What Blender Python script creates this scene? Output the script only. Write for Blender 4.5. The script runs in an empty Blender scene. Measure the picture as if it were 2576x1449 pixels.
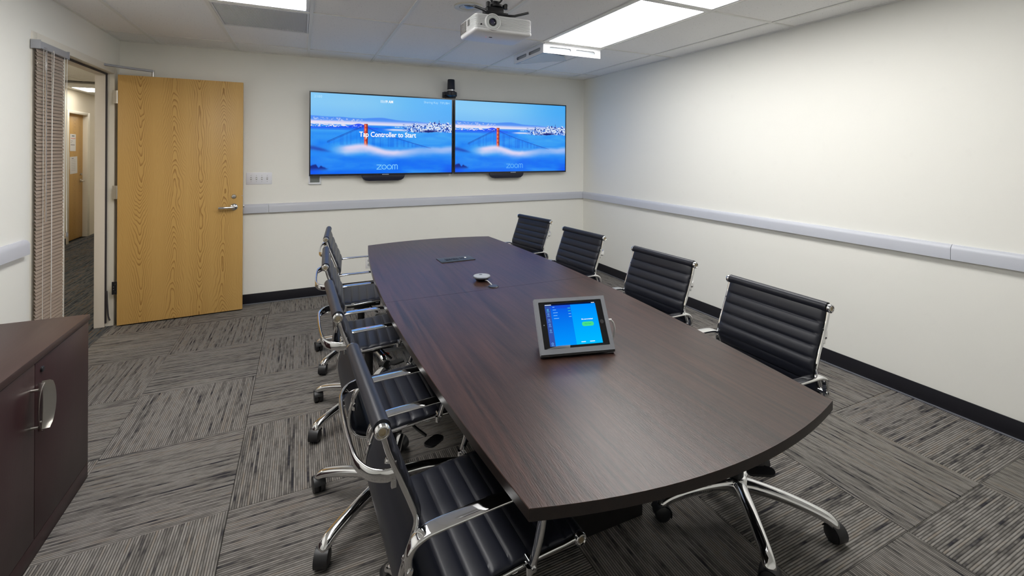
import bpy, bmesh, math, random
import numpy as np
from mathutils import Vector, Matrix, Euler

R = math.radians
PI = math.pi
random.seed(7)
rng = np.random.default_rng(5)
scene = bpy.context.scene
C = scene.collection

# ------------------------------------------------------------------ camera
# level camera with a shifted 16 mm lens (verticals stay vertical), solved from the room's lines
F_PX, W_PX, H_PX = 1132.83, 2576.0, 1449.0
cam_d = bpy.data.cameras.new('camera')
cam = bpy.data.objects.new('camera', cam_d)
C.objects.link(cam)
scene.camera = cam
cam_d.sensor_fit = 'HORIZONTAL'
cam_d.sensor_width = 36.0
cam_d.lens = 36.0 * F_PX / W_PX
cam_d.shift_x = 0.0
cam_d.shift_y = -(H_PX / 2 - 382.79) / W_PX
cam_d.clip_start = 0.05
cam.location = (0, 0, 1.4834)
cam.rotation_euler = (Matrix.Rotation(-0.4364, 4, 'Z') @ Matrix.Rotation(PI / 2, 4, 'X') @ Matrix.Rotation(0.00487, 4, 'Z')).to_euler()

# ------------------------------------------------------------------ world and exposure
world = bpy.data.worlds.new('world')
scene.world = world
world.use_nodes = True
world.node_tree.nodes['Background'].inputs[0].default_value = (0.9, 0.95, 1.0, 1)
world.node_tree.nodes['Background'].inputs[1].default_value = 0.05
vs = scene.view_settings
vs.view_transform = 'Standard'
vs.look = 'None'
vs.exposure = 0.0
vs.gamma = 1.0
vs.use_curve_mapping = False
scene.cycles.use_denoising = True
scene.cycles.caustics_reflective = False
scene.cycles.caustics_refractive = False
scene.cycles.sample_clamp_indirect = 6.0
scene.cycles.max_bounces = 9
scene.cycles.diffuse_bounces = 6

LAMP = 13.2          # radiance of the ceiling troffers
HALL_LAMP = 9.0

# room (metres)
XR, XL, YB, YF, ZC = 3.381, -1.4445, 5.0105, -0.95, 2.44
WT = 0.12            # wall thickness


# ------------------------------------------------------------------ helpers: objects
def link(o, parent=None):
    C.objects.link(o)
    if parent is not None:
        o.parent = parent
    return o


def empty(name, loc=(0, 0, 0), rz=0.0):
    o = bpy.data.objects.new(name, None)
    o.empty_display_size = 0.1
    C.objects.link(o)
    o.location = loc
    o.rotation_euler = (0, 0, rz)
    return o


def tag(o, label=None, cat=None, group=None, kind=None):
    if label:
        o['label'] = label
    if cat:
        o['category'] = cat
    if group:
        o['group'] = group
    if kind:
        o['kind'] = kind
    return o


def catmull(pts, k=6, closed=False):
    p = np.array(pts, float)
    n = len(p)
    out = []
    rngi = range(n) if closed else range(n - 1)
    for i in rngi:
        if closed:
            p0, p1, p2, p3 = p[(i - 1) % n], p[i], p[(i + 1) % n], p[(i + 2) % n]
        else:
            p1, p2 = p[i], p[i + 1]
            p0 = p[i - 1] if i > 0 else 2 * p1 - p2
            p3 = p[i + 2] if i + 2 < n else 2 * p2 - p1
        for j in range(k):
            t = j / k
            out.append(0.5 * ((2 * p1) + (-p0 + p2) * t + (2 * p0 - 5 * p1 + 4 * p2 - p3) * t * t + (-p0 + 3 * p1 - 3 * p2 + p3) * t ** 3))
    if not closed:
        out.append(p[-1])
    return np.array(out)


class MB:
    """collects shapes for one mesh"""

    def __init__(self):
        self.v = []
        self.f = []
        self.m = []
        self.mi = 0

    def add(self, verts, faces, mat=None):
        b = len(self.v)
        for q in verts:
            q = Vector(q)
            if mat is not None:
                q = mat @ q
            self.v.append(tuple(q))
        for f in faces:
            self.f.append(tuple(b + i for i in f))
            self.m.append(self.mi)
        return self

    def box(self, x0, x1, y0, y1, z0, z1, mat=None):
        v = [(x0, y0, z0), (x1, y0, z0), (x1, y1, z0), (x0, y1, z0), (x0, y0, z1), (x1, y0, z1), (x1, y1, z1), (x0, y1, z1)]
        f = [(0, 3, 2, 1), (4, 5, 6, 7), (0, 1, 5, 4), (1, 2, 6, 5), (2, 3, 7, 6), (3, 0, 4, 7)]
        return self.add(v, f, mat)

    def loft(self, rings, closed=True, cap0=True, cap1=True, mat=None):
        n = len(rings[0])
        v = [tuple(q) for r in rings for q in r]
        f = []
        for i in range(len(rings) - 1):
            a, b = i * n, (i + 1) * n
            for j in range(n if closed else n - 1):
                k = (j + 1) % n
                f.append((a + j, a + k, b + k, b + j))
        if cap0:
            f.append(tuple(reversed(range(n))))
        if cap1:
            f.append(tuple((len(rings) - 1) * n + j for j in range(n)))
        return self.add(v, f, mat)

    def prism(self, poly, z0, z1, mat=None):
        return self.loft([[(x, y, z0) for x, y in poly], [(x, y, z1) for x, y in poly]], mat=mat)

    def cyl(self, c, axis, r0, h, n=20, r1=None, mat=None):
        """cylinder/cone from c along unit axis"""
        r1 = r0 if r1 is None else r1
        a = Vector(axis).normalized()
        u = a.orthogonal().normalized()
        w = a.cross(u)
        c = Vector(c)
        rings = []
        for t, r in ((0, r0), (h, r1)):
            rings.append([c + a * t + (u * math.cos(2 * PI * i / n) + w * math.sin(2 * PI * i / n)) * r for i in range(n)])
        return self.loft(rings, mat=mat)

    def lathe(self, prof, n=24, c=(0, 0, 0), axis=(0, 0, 1), mat=None, cap0=True, cap1=True):
        a = Vector(axis).normalized()
        u = a.orthogonal().normalized()
        w = a.cross(u)
        c = Vector(c)
        rings = [[c + a * z + (u * math.cos(2 * PI * i / n) + w * math.sin(2 * PI * i / n)) * max(r, 1e-5) for i in range(n)] for r, z in prof]
        return self.loft(rings, mat=mat, cap0=cap0, cap1=cap1)

    def tube(self, pts, r, n=10, mat=None, closed=False):
        P = [Vector(p) for p in pts]
        m = len(P)
        rr = r if hasattr(r, '__len__') else [r] * m
        T = []
        for i in range(m):
            if closed:
                t = P[(i + 1) % m] - P[(i - 1) % m]
            else:
                t = P[min(i + 1, m - 1)] - P[max(i - 1, 0)]
            T.append(t.normalized())
        u = T[0].orthogonal().normalized()
        rings = []
        for i in range(m):
            u = (u - T[i] * u.dot(T[i])).normalized()
            w = T[i].cross(u)
            rings.append([P[i] + (u * math.cos(2 * PI * j / n) + w * math.sin(2 * PI * j / n)) * rr[i] for j in range(n)])
        if closed:
            rings.append(rings[0])
            return self.loft(rings, mat=mat, cap0=False, cap1=False)
        return self.loft(rings, mat=mat)

    def band(self, pts, W, T, axis, n=14, p=3.0, mat=None):
        """sweep a rounded bar: half width W along axis, half thickness T across it"""
        P = [Vector(q) for q in pts]
        m = len(P)
        W = W if hasattr(W, '__len__') else [W] * m
        T = T if hasattr(T, '__len__') else [T] * m
        ax = Vector(axis).normalized()
        rings = []
        for i in range(m):
            t = (P[min(i + 1, m - 1)] - P[max(i - 1, 0)]).normalized()
            nn = t.cross(ax).normalized()
            a2 = nn.cross(t).normalized()
            ring = []
            for j in range(n):
                th = 2 * PI * (j + 0.5) / n
                cx, sx = math.cos(th), math.sin(th)
                ex = math.copysign(abs(cx) ** (2 / p), cx)
                ey = math.copysign(abs(sx) ** (2 / p), sx)
                ring.append(P[i] + a2 * (ex * W[i]) + nn * (ey * T[i]))
            rings.append(ring)
        return self.loft(rings, mat=mat)

    def build(self, name, mats, parent=None, bevel=0.0, seg=2, smooth=35, loc=None):
        me = bpy.data.meshes.new(name)
        me.from_pydata(self.v, [], self.f)
        if not isinstance(mats, (list, tuple)):
            mats = [mats]
        for m in mats:
            me.materials.append(m)
        if len(mats) > 1:
            me.polygons.foreach_set('material_index', self.m)
        bm = bmesh.new()
        bm.from_mesh(me)
        bmesh.ops.recalc_face_normals(bm, faces=bm.faces)
        if bevel > 0:
            es = [e for e in bm.edges if len(e.link_faces) == 2 and e.calc_face_angle(0) > R(40)]
            bmesh.ops.bevel(bm, geom=es, offset=bevel, segments=seg, affect='EDGES', profile=0.5, clamp_overlap=True)
        bm.to_mesh(me)
        bm.free()
        if smooth:
            me.polygons.foreach_set('use_smooth', [True] * len(me.polygons))
            me.set_sharp_from_angle(angle=R(smooth))
        o = bpy.data.objects.new(name, me)
        if loc is not None:
            o.location = loc
        return link(o, parent)


def boxo(name, b, mat, parent=None, bevel=0.0, seg=2):
    return MB().box(*b).build(name, mat, parent, bevel, seg)


def rrect(x0, x1, y0, y1, r, k=4):
    pts = []
    for cx, cy, a0 in ((x1 - r, y1 - r, 0), (x0 + r, y1 - r, 90), (x0 + r, y0 + r, 180), (x1 - r, y0 + r, 270)):
        for i in range(k + 1):
            a = R(a0 + 90 * i / k)
            pts.append((cx + r * math.cos(a), cy + r * math.sin(a)))
    return pts


def copy_tree(o, parent=None):
    c = o.copy()
    C.objects.link(c)
    c.parent = parent
    for ch in o.children:
        copy_tree(ch, c)
    return c


def text_mesh(name, body, size, mat, parent, M, align='CENTER', ext=0.0, bold=0.0, sx=1.0, space=1.0):
    cu = bpy.data.curves.new('txt', 'FONT')
    cu.body = body
    cu.size = size
    cu.align_x = align
    cu.align_y = 'CENTER'
    cu.extrude = ext
    cu.offset = bold
    cu.space_character = space
    cu.resolution_u = 3
    t = bpy.data.objects.new('txt', cu)
    C.objects.link(t)
    bpy.context.view_layer.update()
    me = bpy.data.meshes.new_from_object(t.evaluated_get(bpy.context.evaluated_depsgraph_get()))
    C.objects.unlink(t)
    bpy.data.objects.remove(t)
    me.transform(M @ Matrix.Diagonal((sx, 1, 1, 1)))
    me.materials.clear()
    me.materials.append(mat)
    o = bpy.data.objects.new(name, me)
    return link(o, parent)


# ------------------------------------------------------------------ helpers: node materials
class NX:
    def __init__(self, nt, s):
        self.nt, self.s = nt, s

    def _m(self, op, b=None, c=None):
        n = self.nt.nodes.new('ShaderNodeMath')
        n.operation = op
        for i, q in enumerate((self, b, c)):
            if q is None:
                continue
            if isinstance(q, NX):
                self.nt.links.new(q.s, n.inputs[i])
            else:
                n.inputs[i].default_value = q
        return NX(self.nt, n.outputs[0])

    def __add__(s, o): return s._m('ADD', o)
    def __sub__(s, o): return s._m('SUBTRACT', o)
    def __mul__(s, o): return s._m('MULTIPLY', o)
    def __truediv__(s, o): return s._m('DIVIDE', o)
    def fl(s): return s._m('FLOOR')
    def fr(s): return s._m('FRACT')
    def sin(s): return s._m('SINE')
    def abs(s): return s._m('ABSOLUTE')
    def gt(s, o): return s._m('GREATER_THAN', o)
    def lt(s, o): return s._m('LESS_THAN', o)
    def min(s, o): return s._m('MINIMUM', o)
    def max(s, o): return s._m('MAXIMUM', o)
    def pow(s, o): return s._m('POWER', o)
    def sqrt(s): return s._m('SQRT')


def new_mat(name):
    m = bpy.data.materials.new(name)
    m.use_nodes = True
    nt = m.node_tree
    return m, nt, nt.nodes['Principled BSDF']


def prin(name, col, rough=0.5, metal=0.0, spec=0.5, bump=None, trans=0.0, coat=0.0, emis=None):
    """plain principled material; bump = (scale, strength, distance)"""
    m, nt, b = new_mat(name)
    b.inputs['Base Color'].default_value = (*col, 1)
    b.inputs['Roughness'].default_value = rough
    b.inputs['Metallic'].default_value = metal
    b.inputs['Specular IOR Level'].default_value = spec
    b.inputs['Transmission Weight'].default_value = trans
    b.inputs['Coat Weight'].default_value = coat
    if emis:
        b.inputs['Emission Color'].default_value = (*emis[0], 1)
        b.inputs['Emission Strength'].default_value = emis[1]
    if bump:
        tc = nt.nodes.new('ShaderNodeTexCoord')
        no = nt.nodes.new('ShaderNodeTexNoise')
        no.inputs['Scale'].default_value = bump[0]
        no.inputs['Detail'].default_value = 3
        bp = nt.nodes.new('ShaderNodeBump')
        bp.inputs['Strength'].default_value = bump[1]
        bp.inputs['Distance'].default_value = bump[2]
        nt.links.new(tc.outputs['Object'], no.inputs['Vector'])
        nt.links.new(no.outputs['Fac'], bp.inputs['Height'])
        nt.links.new(bp.outputs['Normal'], b.inputs['Normal'])
    return m


def emit(name, col, s=1.0):
    m = bpy.data.materials.new(name)
    m.use_nodes = True
    nt = m.node_tree
    nt.nodes.clear()
    e = nt.nodes.new('ShaderNodeEmission')
    e.inputs[0].default_value = (*col, 1)
    e.inputs[1].default_value = s
    o = nt.nodes.new('ShaderNodeOutputMaterial')
    nt.links.new(e.outputs[0], o.inputs[0])
    return m


def srgb(r, g, b):
    f = lambda c: (c / 255 / 12.92) if c <= 10.3 else ((c / 255 + 0.055) / 1.055) ** 2.4
    return (f(r), f(g), f(b))


def coords(nt, out='Object'):
    tc = nt.nodes.new('ShaderNodeTexCoord')
    sp = nt.nodes.new('ShaderNodeSeparateXYZ')
    nt.links.new(tc.outputs[out], sp.inputs[0])
    return tc.outputs[out], NX(nt, sp.outputs[0]), NX(nt, sp.outputs[1]), NX(nt, sp.outputs[2])


def vec(nt, x, y, z):
    c = nt.nodes.new('ShaderNodeCombineXYZ')
    for i, q in enumerate((x, y, z)):
        if isinstance(q, NX):
            nt.links.new(q.s, c.inputs[i])
        else:
            c.inputs[i].default_value = q
    return c.outputs[0]


def noise(nt, v, scale=1.0, detail=2.0, rough=0.5, dist=0.0):
    n = nt.nodes.new('ShaderNodeTexNoise')
    n.inputs['Scale'].default_value = scale
    n.inputs['Detail'].default_value = detail
    n.inputs['Roughness'].default_value = rough
    n.inputs['Distortion'].default_value = dist
    nt.links.new(v, n.inputs['Vector'])
    return NX(nt, n.outputs['Fac'])


def white(nt, v):
    n = nt.nodes.new('ShaderNodeTexWhiteNoise')
    n.noise_dimensions = '3D'
    nt.links.new(v, n.inputs['Vector'])
    return NX(nt, n.outputs['Value'])


def ramp(nt, fac, stops, interp='LINEAR'):
    n = nt.nodes.new('ShaderNodeValToRGB')
    n.color_ramp.interpolation = interp
    while len(n.color_ramp.elements) < len(stops):
        n.color_ramp.elements.new(0.5)
    for e, (p, c) in zip(n.color_ramp.elements, stops):
        e.position = p
        e.color = (*c, 1)
    nt.links.new(fac.s if isinstance(fac, NX) else fac, n.inputs[0])
    return n.outputs[0]


def mixc(nt, fac, a, b):
    n = nt.nodes.new('ShaderNodeMix')
    n.data_type = 'RGBA'
    if isinstance(fac, NX):
        nt.links.new(fac.s, n.inputs[0])
    else:
        n.inputs[0].default_value = fac
    for i, q in ((6, a), (7, b)):
        if isinstance(q, tuple):
            n.inputs[i].default_value = (*q, 1)
        else:
            nt.links.new(q, n.inputs[i])
    return n.outputs[2]


def bumpn(nt, b, h, strength, dist):
    n = nt.nodes.new('ShaderNodeBump')
    n.inputs['Strength'].default_value = strength
    n.inputs['Distance'].default_value = dist
    nt.links.new(h.s, n.inputs['Height'])
    nt.links.new(n.outputs[0], b.inputs['Normal'])


# ------------------------------------------------------------------ materials
def wall_paint(name, col):
    m, nt, b = new_mat(name)
    v, x, y, z = coords(nt)
    n = noise(nt, v, 1.6, 3)
    s = noise(nt, v, 9.0, 4, 0.6)
    c = mixc(nt, (s - 0.63).max(0.0) * 1.2, tuple(col), tuple(q * 0.86 for q in col))
    c = mixc(nt, n * 0.12, c, tuple(q * 0.93 for q in col))
    nt.links.new(c, b.inputs['Base Color'])
    b.inputs['Roughness'].default_value = 0.55
    b.inputs['Specular IOR Level'].default_value = 0.3
    bumpn(nt, b, noise(nt, v, 220, 2), 0.12, 0.001)
    return m


M_WALL = wall_paint('wall_paint', (0.875, 0.868, 0.815))
M_HALLWALL = wall_paint('hall_paint', (0.78, 0.73, 0.63))
M_FRAME = prin('frame_paint', (0.78, 0.75, 0.67), 0.35)
M_JAMB = prin('jamb_paint', (0.74, 0.68, 0.60), 0.4)
M_RAIL = prin('vinyl_rail', srgb(194, 197, 206), 0.4, bump=(300, 0.1, 0.0006))
M_GASKET = prin('rubber_gasket', (0.035, 0.03, 0.035), 0.6)
M_CHROME = prin('chrome', (0.80, 0.80, 0.81), 0.07, 1.0)
M_STEEL = prin('brushed_steel', (0.55, 0.53, 0.50), 0.32, 1.0)
M_SATIN = prin('satin_nickel', (0.62, 0.59, 0.54), 0.38, 1.0)
M_BRASS = prin('brass_screw', (0.45, 0.38, 0.26), 0.35, 1.0)
M_BLACK = prin('black_plastic', (0.012, 0.012, 0.014), 0.42)
M_BLACKM = prin('black_metal', (0.010, 0.010, 0.013), 0.35)
M_TVB = prin('tv_bezel', (0.006, 0.008, 0.02), 0.25)
M_WHITEP = prin('white_plastic', (0.82, 0.82, 0.82), 0.35)
M_GREYP = prin('grey_plastic', (0.42, 0.43, 0.45), 0.4)
M_LEATHER = prin('black_leather', (0.0150, 0.0165, 0.0250), 0.38, 0.0, 0.33, bump=(420, 0.22, 0.0006))
M_TBAR = prin('ceiling_bar', (0.80, 0.80, 0.76), 0.5)
M_DIFF = emit('troffer_diffuser', (1.0, 0.988, 0.965), LAMP)
M_HDIFF = emit('hall_diffuser', (1.0, 0.93, 0.80), HALL_LAMP)
M_DARK = prin('dark_void', (0.01, 0.01, 0.01), 0.8)
M_GLASS = prin('clear_glass', (0.9, 0.95, 0.93), 0.03, trans=1.0)
M_CLEAR = prin('clear_plastic', (0.95, 0.95, 0.97), 0.08, trans=0.85)
M_SLAT = prin('blind_slat', srgb(158, 143, 131), 0.45)
M_CORD = prin('cord_white', (0.75, 0.74, 0.70), 0.6)
M_HEADR = prin('headrail_grey', (0.34, 0.35, 0.38), 0.4)
M_ALU = prin('tablet_enclosure_metal', srgb(138, 141, 148), 0.42, 0.0)
M_PAPER = prin('paper', (0.78, 0.78, 0.80), 0.7)


def carpet(name, pitch, dark, mid, light, tan):
    m, nt, b = new_mat(name)
    v, x, y, z = coords(nt)
    oi = nt.nodes.new('ShaderNodeObjectInfo')
    rnd = NX(nt, oi.outputs['Random']) * 50.0
    r = x / pitch
    idx = r.fl()
    # each rib is a yarn whose tone changes along its length
    w1 = white(nt, vec(nt, idx, rnd, 0.0))
    along = noise(nt, vec(nt, idx * 3.17, y * 7.0 + rnd, rnd), 1.0, 3, 0.6)
    broad = noise(nt, vec(nt, x * 14.0, y * 1.5, rnd), 1.0, 2)
    t = along * 1.05 + w1 * 0.26 + broad * 0.16 - 0.27
    col = ramp(nt, t, [(0.0, dark), (0.19, dark), (0.34, mid), (0.54, light), (0.72, tan), (1.0, light)])
    loops = noise(nt, vec(nt, x * 170, y * 300, 0.0), 1.0, 2, 0.7)
    rib = (r.fr() * PI).sin()
    sh = (rib * 0.95 + 0.10) * (loops * 1.0 + 0.60)
    col = mixc(nt, sh.min(1.0), tuple(q * 0.22 for q in mid), col)
    nt.links.new(col, b.inputs['Base Color'])
    b.inputs['Roughness'].default_value = 0.95
    b.inputs['Specular IOR Level'].default_value = 0.1
    bumpn(nt, b, rib + loops * 0.8, 0.55, 0.004)
    return m


M_CARPET = carpet('carpet_tile', 0.0092, (0.036, 0.035, 0.042), (0.158, 0.147, 0.136), (0.280, 0.264, 0.246), (0.245, 0.212, 0.180))
M_HCARPET = carpet('hall_carpet', 0.012, (0.022, 0.026, 0.034), (0.055, 0.066, 0.080), (0.14, 0.135, 0.13), (0.15, 0.10, 0.06))


def ceiling_tile_mat():
    m, nt, b = new_mat('ceiling_tile_fissured')
    v, x, y, z = coords(nt)
    n1 = noise(nt, v, 95, 2, 0.6)
    n2 = noise(nt, v, 14, 2)
    spk = (n1 - 0.655).max(0.0) * 14.0
    c = mixc(nt, (spk * (n2 * 1.6)).min(1.0), (0.89, 0.885, 0.87), (0.34, 0.33, 0.32))
    nt.links.new(c, b.inputs['Base Color'])
    b.inputs['Roughness'].default_value = 0.9
    b.inputs['Specular IOR Level'].default_value = 0.15
    bumpn(nt, b, n1, 0.25, 0.002)
    return m


M_TILE = ceiling_tile_mat()


def oak_mat():
    m, nt, b = new_mat('oak_veneer')
    v, x, y, z = coords(nt)
    # four flitches of cathedral grain across the leaf
    u = x / 0.905
    wob = noise(nt, vec(nt, x * 2.0, 0.0, z * 1.3), 1.0, 3) - 0.5
    wob2 = noise(nt, vec(nt, x * 16, 0.0, z * 3.0), 1.0, 2) - 0.5
    f = None
    centres = ((0.17, 1.0, 15.0), (0.425, -1.0, 13.0), (0.635, 1.0, 6.5), (0.835, -1.0, 14.0))
    d_best = None
    for c, sgn, kz in centres:
        d = (u - (c + 0.0)) + wob * 0.05
        d = (d * d + 0.00018).sqrt()
        val = d * 66.0 + z * (kz * -sgn) + wob * 18.0 + wob2 * 2.6
        if f is None:
            f, d_best = val, d
        else:
            near = d.lt(d_best)
            f = f + (val - f) * near
            d_best = d.min(d_best)
    line = f.fr()
    # thin dark line on one side of each ring, soft on the other
    ln = (line * 1.0 - 0.62).max(0.0) * 2.63
    fade = (d_best * -11.0 + 1.25).max(0.10).min(1.0)
    fine = noise(nt, vec(nt, x * 260, 0.0, z * 5.0), 1.0, 3, 0.65)
    big = noise(nt, vec(nt, x * 3.0, 0.0, z * 0.7), 1.0, 2)
    base = mixc(nt, fine, srgb(192, 150, 84), srgb(216, 178, 112))
    base = mixc(nt, big * 0.5, base, srgb(202, 162, 96))
    col = mixc(nt, ln * fade * 0.85, base, srgb(140, 96, 40))
    nt.links.new(col, b.inputs['Base Color'])
    b.inputs['Roughness'].default_value = 0.42
    b.inputs['Specular IOR Level'].default_value = 0.35
    return m


M_OAK = oak_mat()


def espresso_mat(name, axis, base, streak, rough, bumpd):
    """dark laminate; grain runs along axis"""
    m, nt, b = new_mat(name)
    v, x, y, z = coords(nt)
    if axis == 'y':
        vv = vec(nt, x * 60, y * 2.2, z * 60)
        vf = vec(nt, x * 420, y * 40, z * 420)
    else:
        vv = vec(nt, x * 60, y * 60, z * 2.2)
        vf = vec(nt, x * 420, y * 420, z * 40)
    n = noise(nt, vv, 1.0, 3, 0.6)
    n2 = noise(nt, vf, 1.0, 2, 0.6)
    c = ramp(nt, n * 0.75 + n2 * 0.25, [(0.32, base), (0.68, streak)])
    nt.links.new(c, b.inputs['Base Color'])
    b.inputs['Roughness'].default_value = rough
    b.inputs['Specular IOR Level'].default_value = 0.5
    bumpn(nt, b, n2, 0.35, bumpd)
    return m


M_TABLE = espresso_mat('table_laminate', 'y', (0.014, 0.0085, 0.0075), (0.066, 0.031, 0.023), 0.33, 0.0009)
M_TEDGE = espresso_mat('table_edge', 'y', (0.012, 0.009, 0.0085), (0.022, 0.015, 0.013), 0.30, 0.0004)
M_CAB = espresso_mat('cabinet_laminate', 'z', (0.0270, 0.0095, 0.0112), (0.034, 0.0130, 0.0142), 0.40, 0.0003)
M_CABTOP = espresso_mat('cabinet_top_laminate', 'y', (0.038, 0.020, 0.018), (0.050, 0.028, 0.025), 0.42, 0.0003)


def base_mat():
    m, nt, b = new_mat('rubber_base')
    v, x, y, z = coords(nt)
    s = noise(nt, v, 28, 3, 0.7)
    lo = (z * -18.0 + 1.2).max(0.0)
    c = mixc(nt, ((s - 0.66).max(0.0) * 9.0 * lo).min(0.8), (0.011, 0.011, 0.016), (0.12, 0.12, 0.12))
    nt.links.new(c, b.inputs['Base Color'])
    b.inputs['Roughness'].default_value = 0.33
    return m


M_BASE = base_mat()
M_BASECAP = prin('base_carpet_edge', (0.16, 0.165, 0.19), 0.35)

# ================================================================== SETTING
# ---- floor: slab with carpet tiles laid quarter-turned
floor = boxo('floor', (XL - WT, XR + WT, YF - WT, YB + WT, -0.12, -0.008), prin('floor_slab', (0.05, 0.05, 0.05), 0.9))
tag(floor, 'grey striped carpet tile floor of the meeting room', None, kind='structure')
PX, PY = 0.609, 0.615
GX, GY = -0.877, 2.79
tile_cache = {}


def carpet_tile(i, j):
    x0, x1 = GX + i * PX, GX + (i + 1) * PX
    y0, y1 = GY + j * PY, GY + (j + 1) * PY
    x0, x1 = max(x0, XL), min(x1, XR)
    y0, y1 = max(y0, YF), min(y1, YB)
    if x1 - x0 < 0.02 or y1 - y0 < 0.02:
        return
    turn = (i + j) % 2 == 1
    w, d = (x1 - x0), (y1 - y0)
    lw, ld = (d, w) if turn else (w, d)
    key = (round(lw, 3), round(ld, 3))
    if key not in tile_cache:
        mb = MB().box(-lw / 2 + 0.0006, lw / 2 - 0.0006, -ld / 2 + 0.0006, ld / 2 - 0.0006, -0.008, 0.0)
        o = mb.build('carpet_tile', M_CARPET, floor, bevel=0.0015, seg=1)
        tile_cache[key] = o.data
    else:
        o = link(bpy.data.objects.new('carpet_tile', tile_cache[key]), floor)
    o.location = ((x0 + x1) / 2, (y0 + y1) / 2, 0)
    o.rotation_euler = (0, 0, (R(90) if turn else 0) + (PI if (i * 3 + j * 5) % 3 == 0 else 0))


for i in range(-1, 8):
    for j in range(-7, 5):
        carpet_tile(i, j)

# ---- walls
wall_back = boxo('wall_back', (XL - WT, XR + WT, YB, YB + WT, 0, 2.60), M_WALL)
tag(wall_back, 'cream wall behind the two screens', kind='structure')
wall_right = boxo('wall_right', (XR, XR + WT, YF - WT, YB, 0, 2.60), M_WALL)
tag(wall_right, 'long blank cream wall beside the right row of chairs', kind='structure')
wall_front = boxo('wall_front', (XL - WT, XR, YF - WT, YF, 0, 2.60), M_WALL)
tag(wall_front, 'cream wall behind the viewpoint', kind='structure')
SL0, SL1, DO0, DO1, HD = 3.645, 3.955, 4.0, 4.875, 2.13       # sidelight, door opening, head height
mb = MB()
mb.box(XL - WT, XL, YF, SL0 - 0.03, 0, 2.60)
mb.box(XL - WT, XL, SL0 - 0.03, DO1 + 0.02, HD + 0.045, 2.60)
mb.box(XL - WT, XL, DO1 + 0.02, YB, 0, 2.60)
wall_left = mb.build('wall_left', M_WALL)
tag(wall_left, 'cream wall with the doorway and the narrow blind-covered sidelight', kind='structure')

# ---- ceiling: slab, T-bars, lay-in tiles
ceiling = boxo('ceiling', (XL - WT, XR + WT, YF - WT, YB + WT, 2.60, 2.66), prin('slab', (0.3, 0.3, 0.3), 0.9))
tag(ceiling, 'suspended ceiling of speckled off-white tiles in a metal grid', kind='structure')
BX = [-1.17 + 0.6125 * k for k in range(8)]
BY = [4.65 - 1.23 * k for k in range(5)]
XS = [XL] + BX + [XR]
YS = [YB] + BY + [YF]
for x in BX:
    boxo('grid_bar', (x - 0.012, x + 0.012, YF, YB, ZC - 0.002, ZC + 0.03), M_TBAR, ceiling)
for y in BY:
    for a, b in zip(XS[:-1], XS[1:]):
        boxo('grid_cross_bar', (a + 0.012, b - 0.012, y - 0.010, y + 0.010, ZC - 0.001, ZC + 0.03), M_TBAR, ceiling)
boxo('grid_cross_bar', (BX[1] + 0.012, BX[2] - 0.012, 4.015, 4.035, ZC - 0.001, ZC + 0.03), M_TBAR, ceiling)
# wall angle
boxo('wall_angle', (XL, XR, YB - 0.018, YB, ZC - 0.003, ZC + 0.02), M_TBAR, ceiling)
boxo('wall_angle', (XR - 0.018, XR, YF, YB - 0.018, ZC - 0.003, ZC + 0.02), M_TBAR, ceiling)
boxo('wall_angle', (XL, XL + 0.018, YF, YB - 0.018, ZC - 0.003, ZC + 0.02), M_TBAR, ceiling)
SKIP = {(2, 2): 'light', (2, 3): 'light', (6, 2): 'light', (6, 3): 'light'}
tcache = {}


def ceiling_tile(x0, x1, y0, y1):
    w, d = round(x1 - x0, 3), round(y1 - y0, 3)
    if (w, d) not in tcache:
        o = boxo('ceiling_tile', (-w / 2 + 0.003, w / 2 - 0.003, -d / 2 + 0.003, d / 2 - 0.003, 0, 0.016), M_TILE, ceiling)
        tcache[(w, d)] = o.data
    else:
        o = link(bpy.data.objects.new('ceiling_tile', tcache[(w, d)]), ceiling)
    o.location = ((x0 + x1) / 2, (y0 + y1) / 2, ZC + 0.004 + 0.0015 * random.random())


for i, (a, b) in enumerate(zip(XS[:-1], XS[1:])):
    for j in range(len(YS) - 1):
        y1, y0 = YS[j], YS[j + 1]
        if (i, j) in SKIP:
            continue
        if (i, j) == (2, 1):
            ceiling_tile(a, b, 4.025, y1)          # the vent takes the near half of this bay
            continue
        if (i, j) == (6, 1):
            ceiling_tile(a, b, y0, y1)
            continue
        ceiling_tile(a, b, y0, y1)

# ---- black rubber baseboards
for nm, b, cap in (('baseboard_back', (-1.40, XR, YB - 0.006, YB, 0, 0.1016), (-1.40, XR - 0.012, YB - 0.016, YB - 0.006, 0, 0.010)),
                   ('baseboard_right', (XR - 0.006, XR, YF, YB - 0.006, 0, 0.1016), (XR - 0.016, XR - 0.006, YF, YB - 0.016, 0, 0.010)),
                   ('baseboard_left', (XL, XL + 0.006, YF, SL0 - 0.05, 0, 0.1016), None)):
    o = boxo(nm, b, M_BASE, bevel=0.002)
    tag(o, {'baseboard_back': 'black rubber base along the screen wall', 'baseboard_right': 'scuffed black rubber base along the right wall',
            'baseboard_left': 'black rubber base on the door wall'}[nm], kind='structure')
    if cap:
        boxo('base_toe', cap, M_BASECAP, o, bevel=0.003)

# ---- grey vinyl wall guard rails, in sections
RZ0, RZ1, RT = 0.883, 0.968, 0.030


def rail_profile(mb, p0, p1, nrm):
    p0, p1, n = Vector(p0), Vector(p1), Vector(nrm)
    prof = [(0, RZ0), (RT, RZ0), (RT, RZ1 - 0.026), (RT - 0.003, RZ1 - 0.016), (RT - 0.010, RZ1 - 0.006), (RT - 0.020, RZ1), (0, RZ1)]
    rings = []
    for p in (p0, p1):
        rings.append([p + n * a + Vector((0, 0, z)) for a, z in prof])
    mb.loft(rings)


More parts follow.
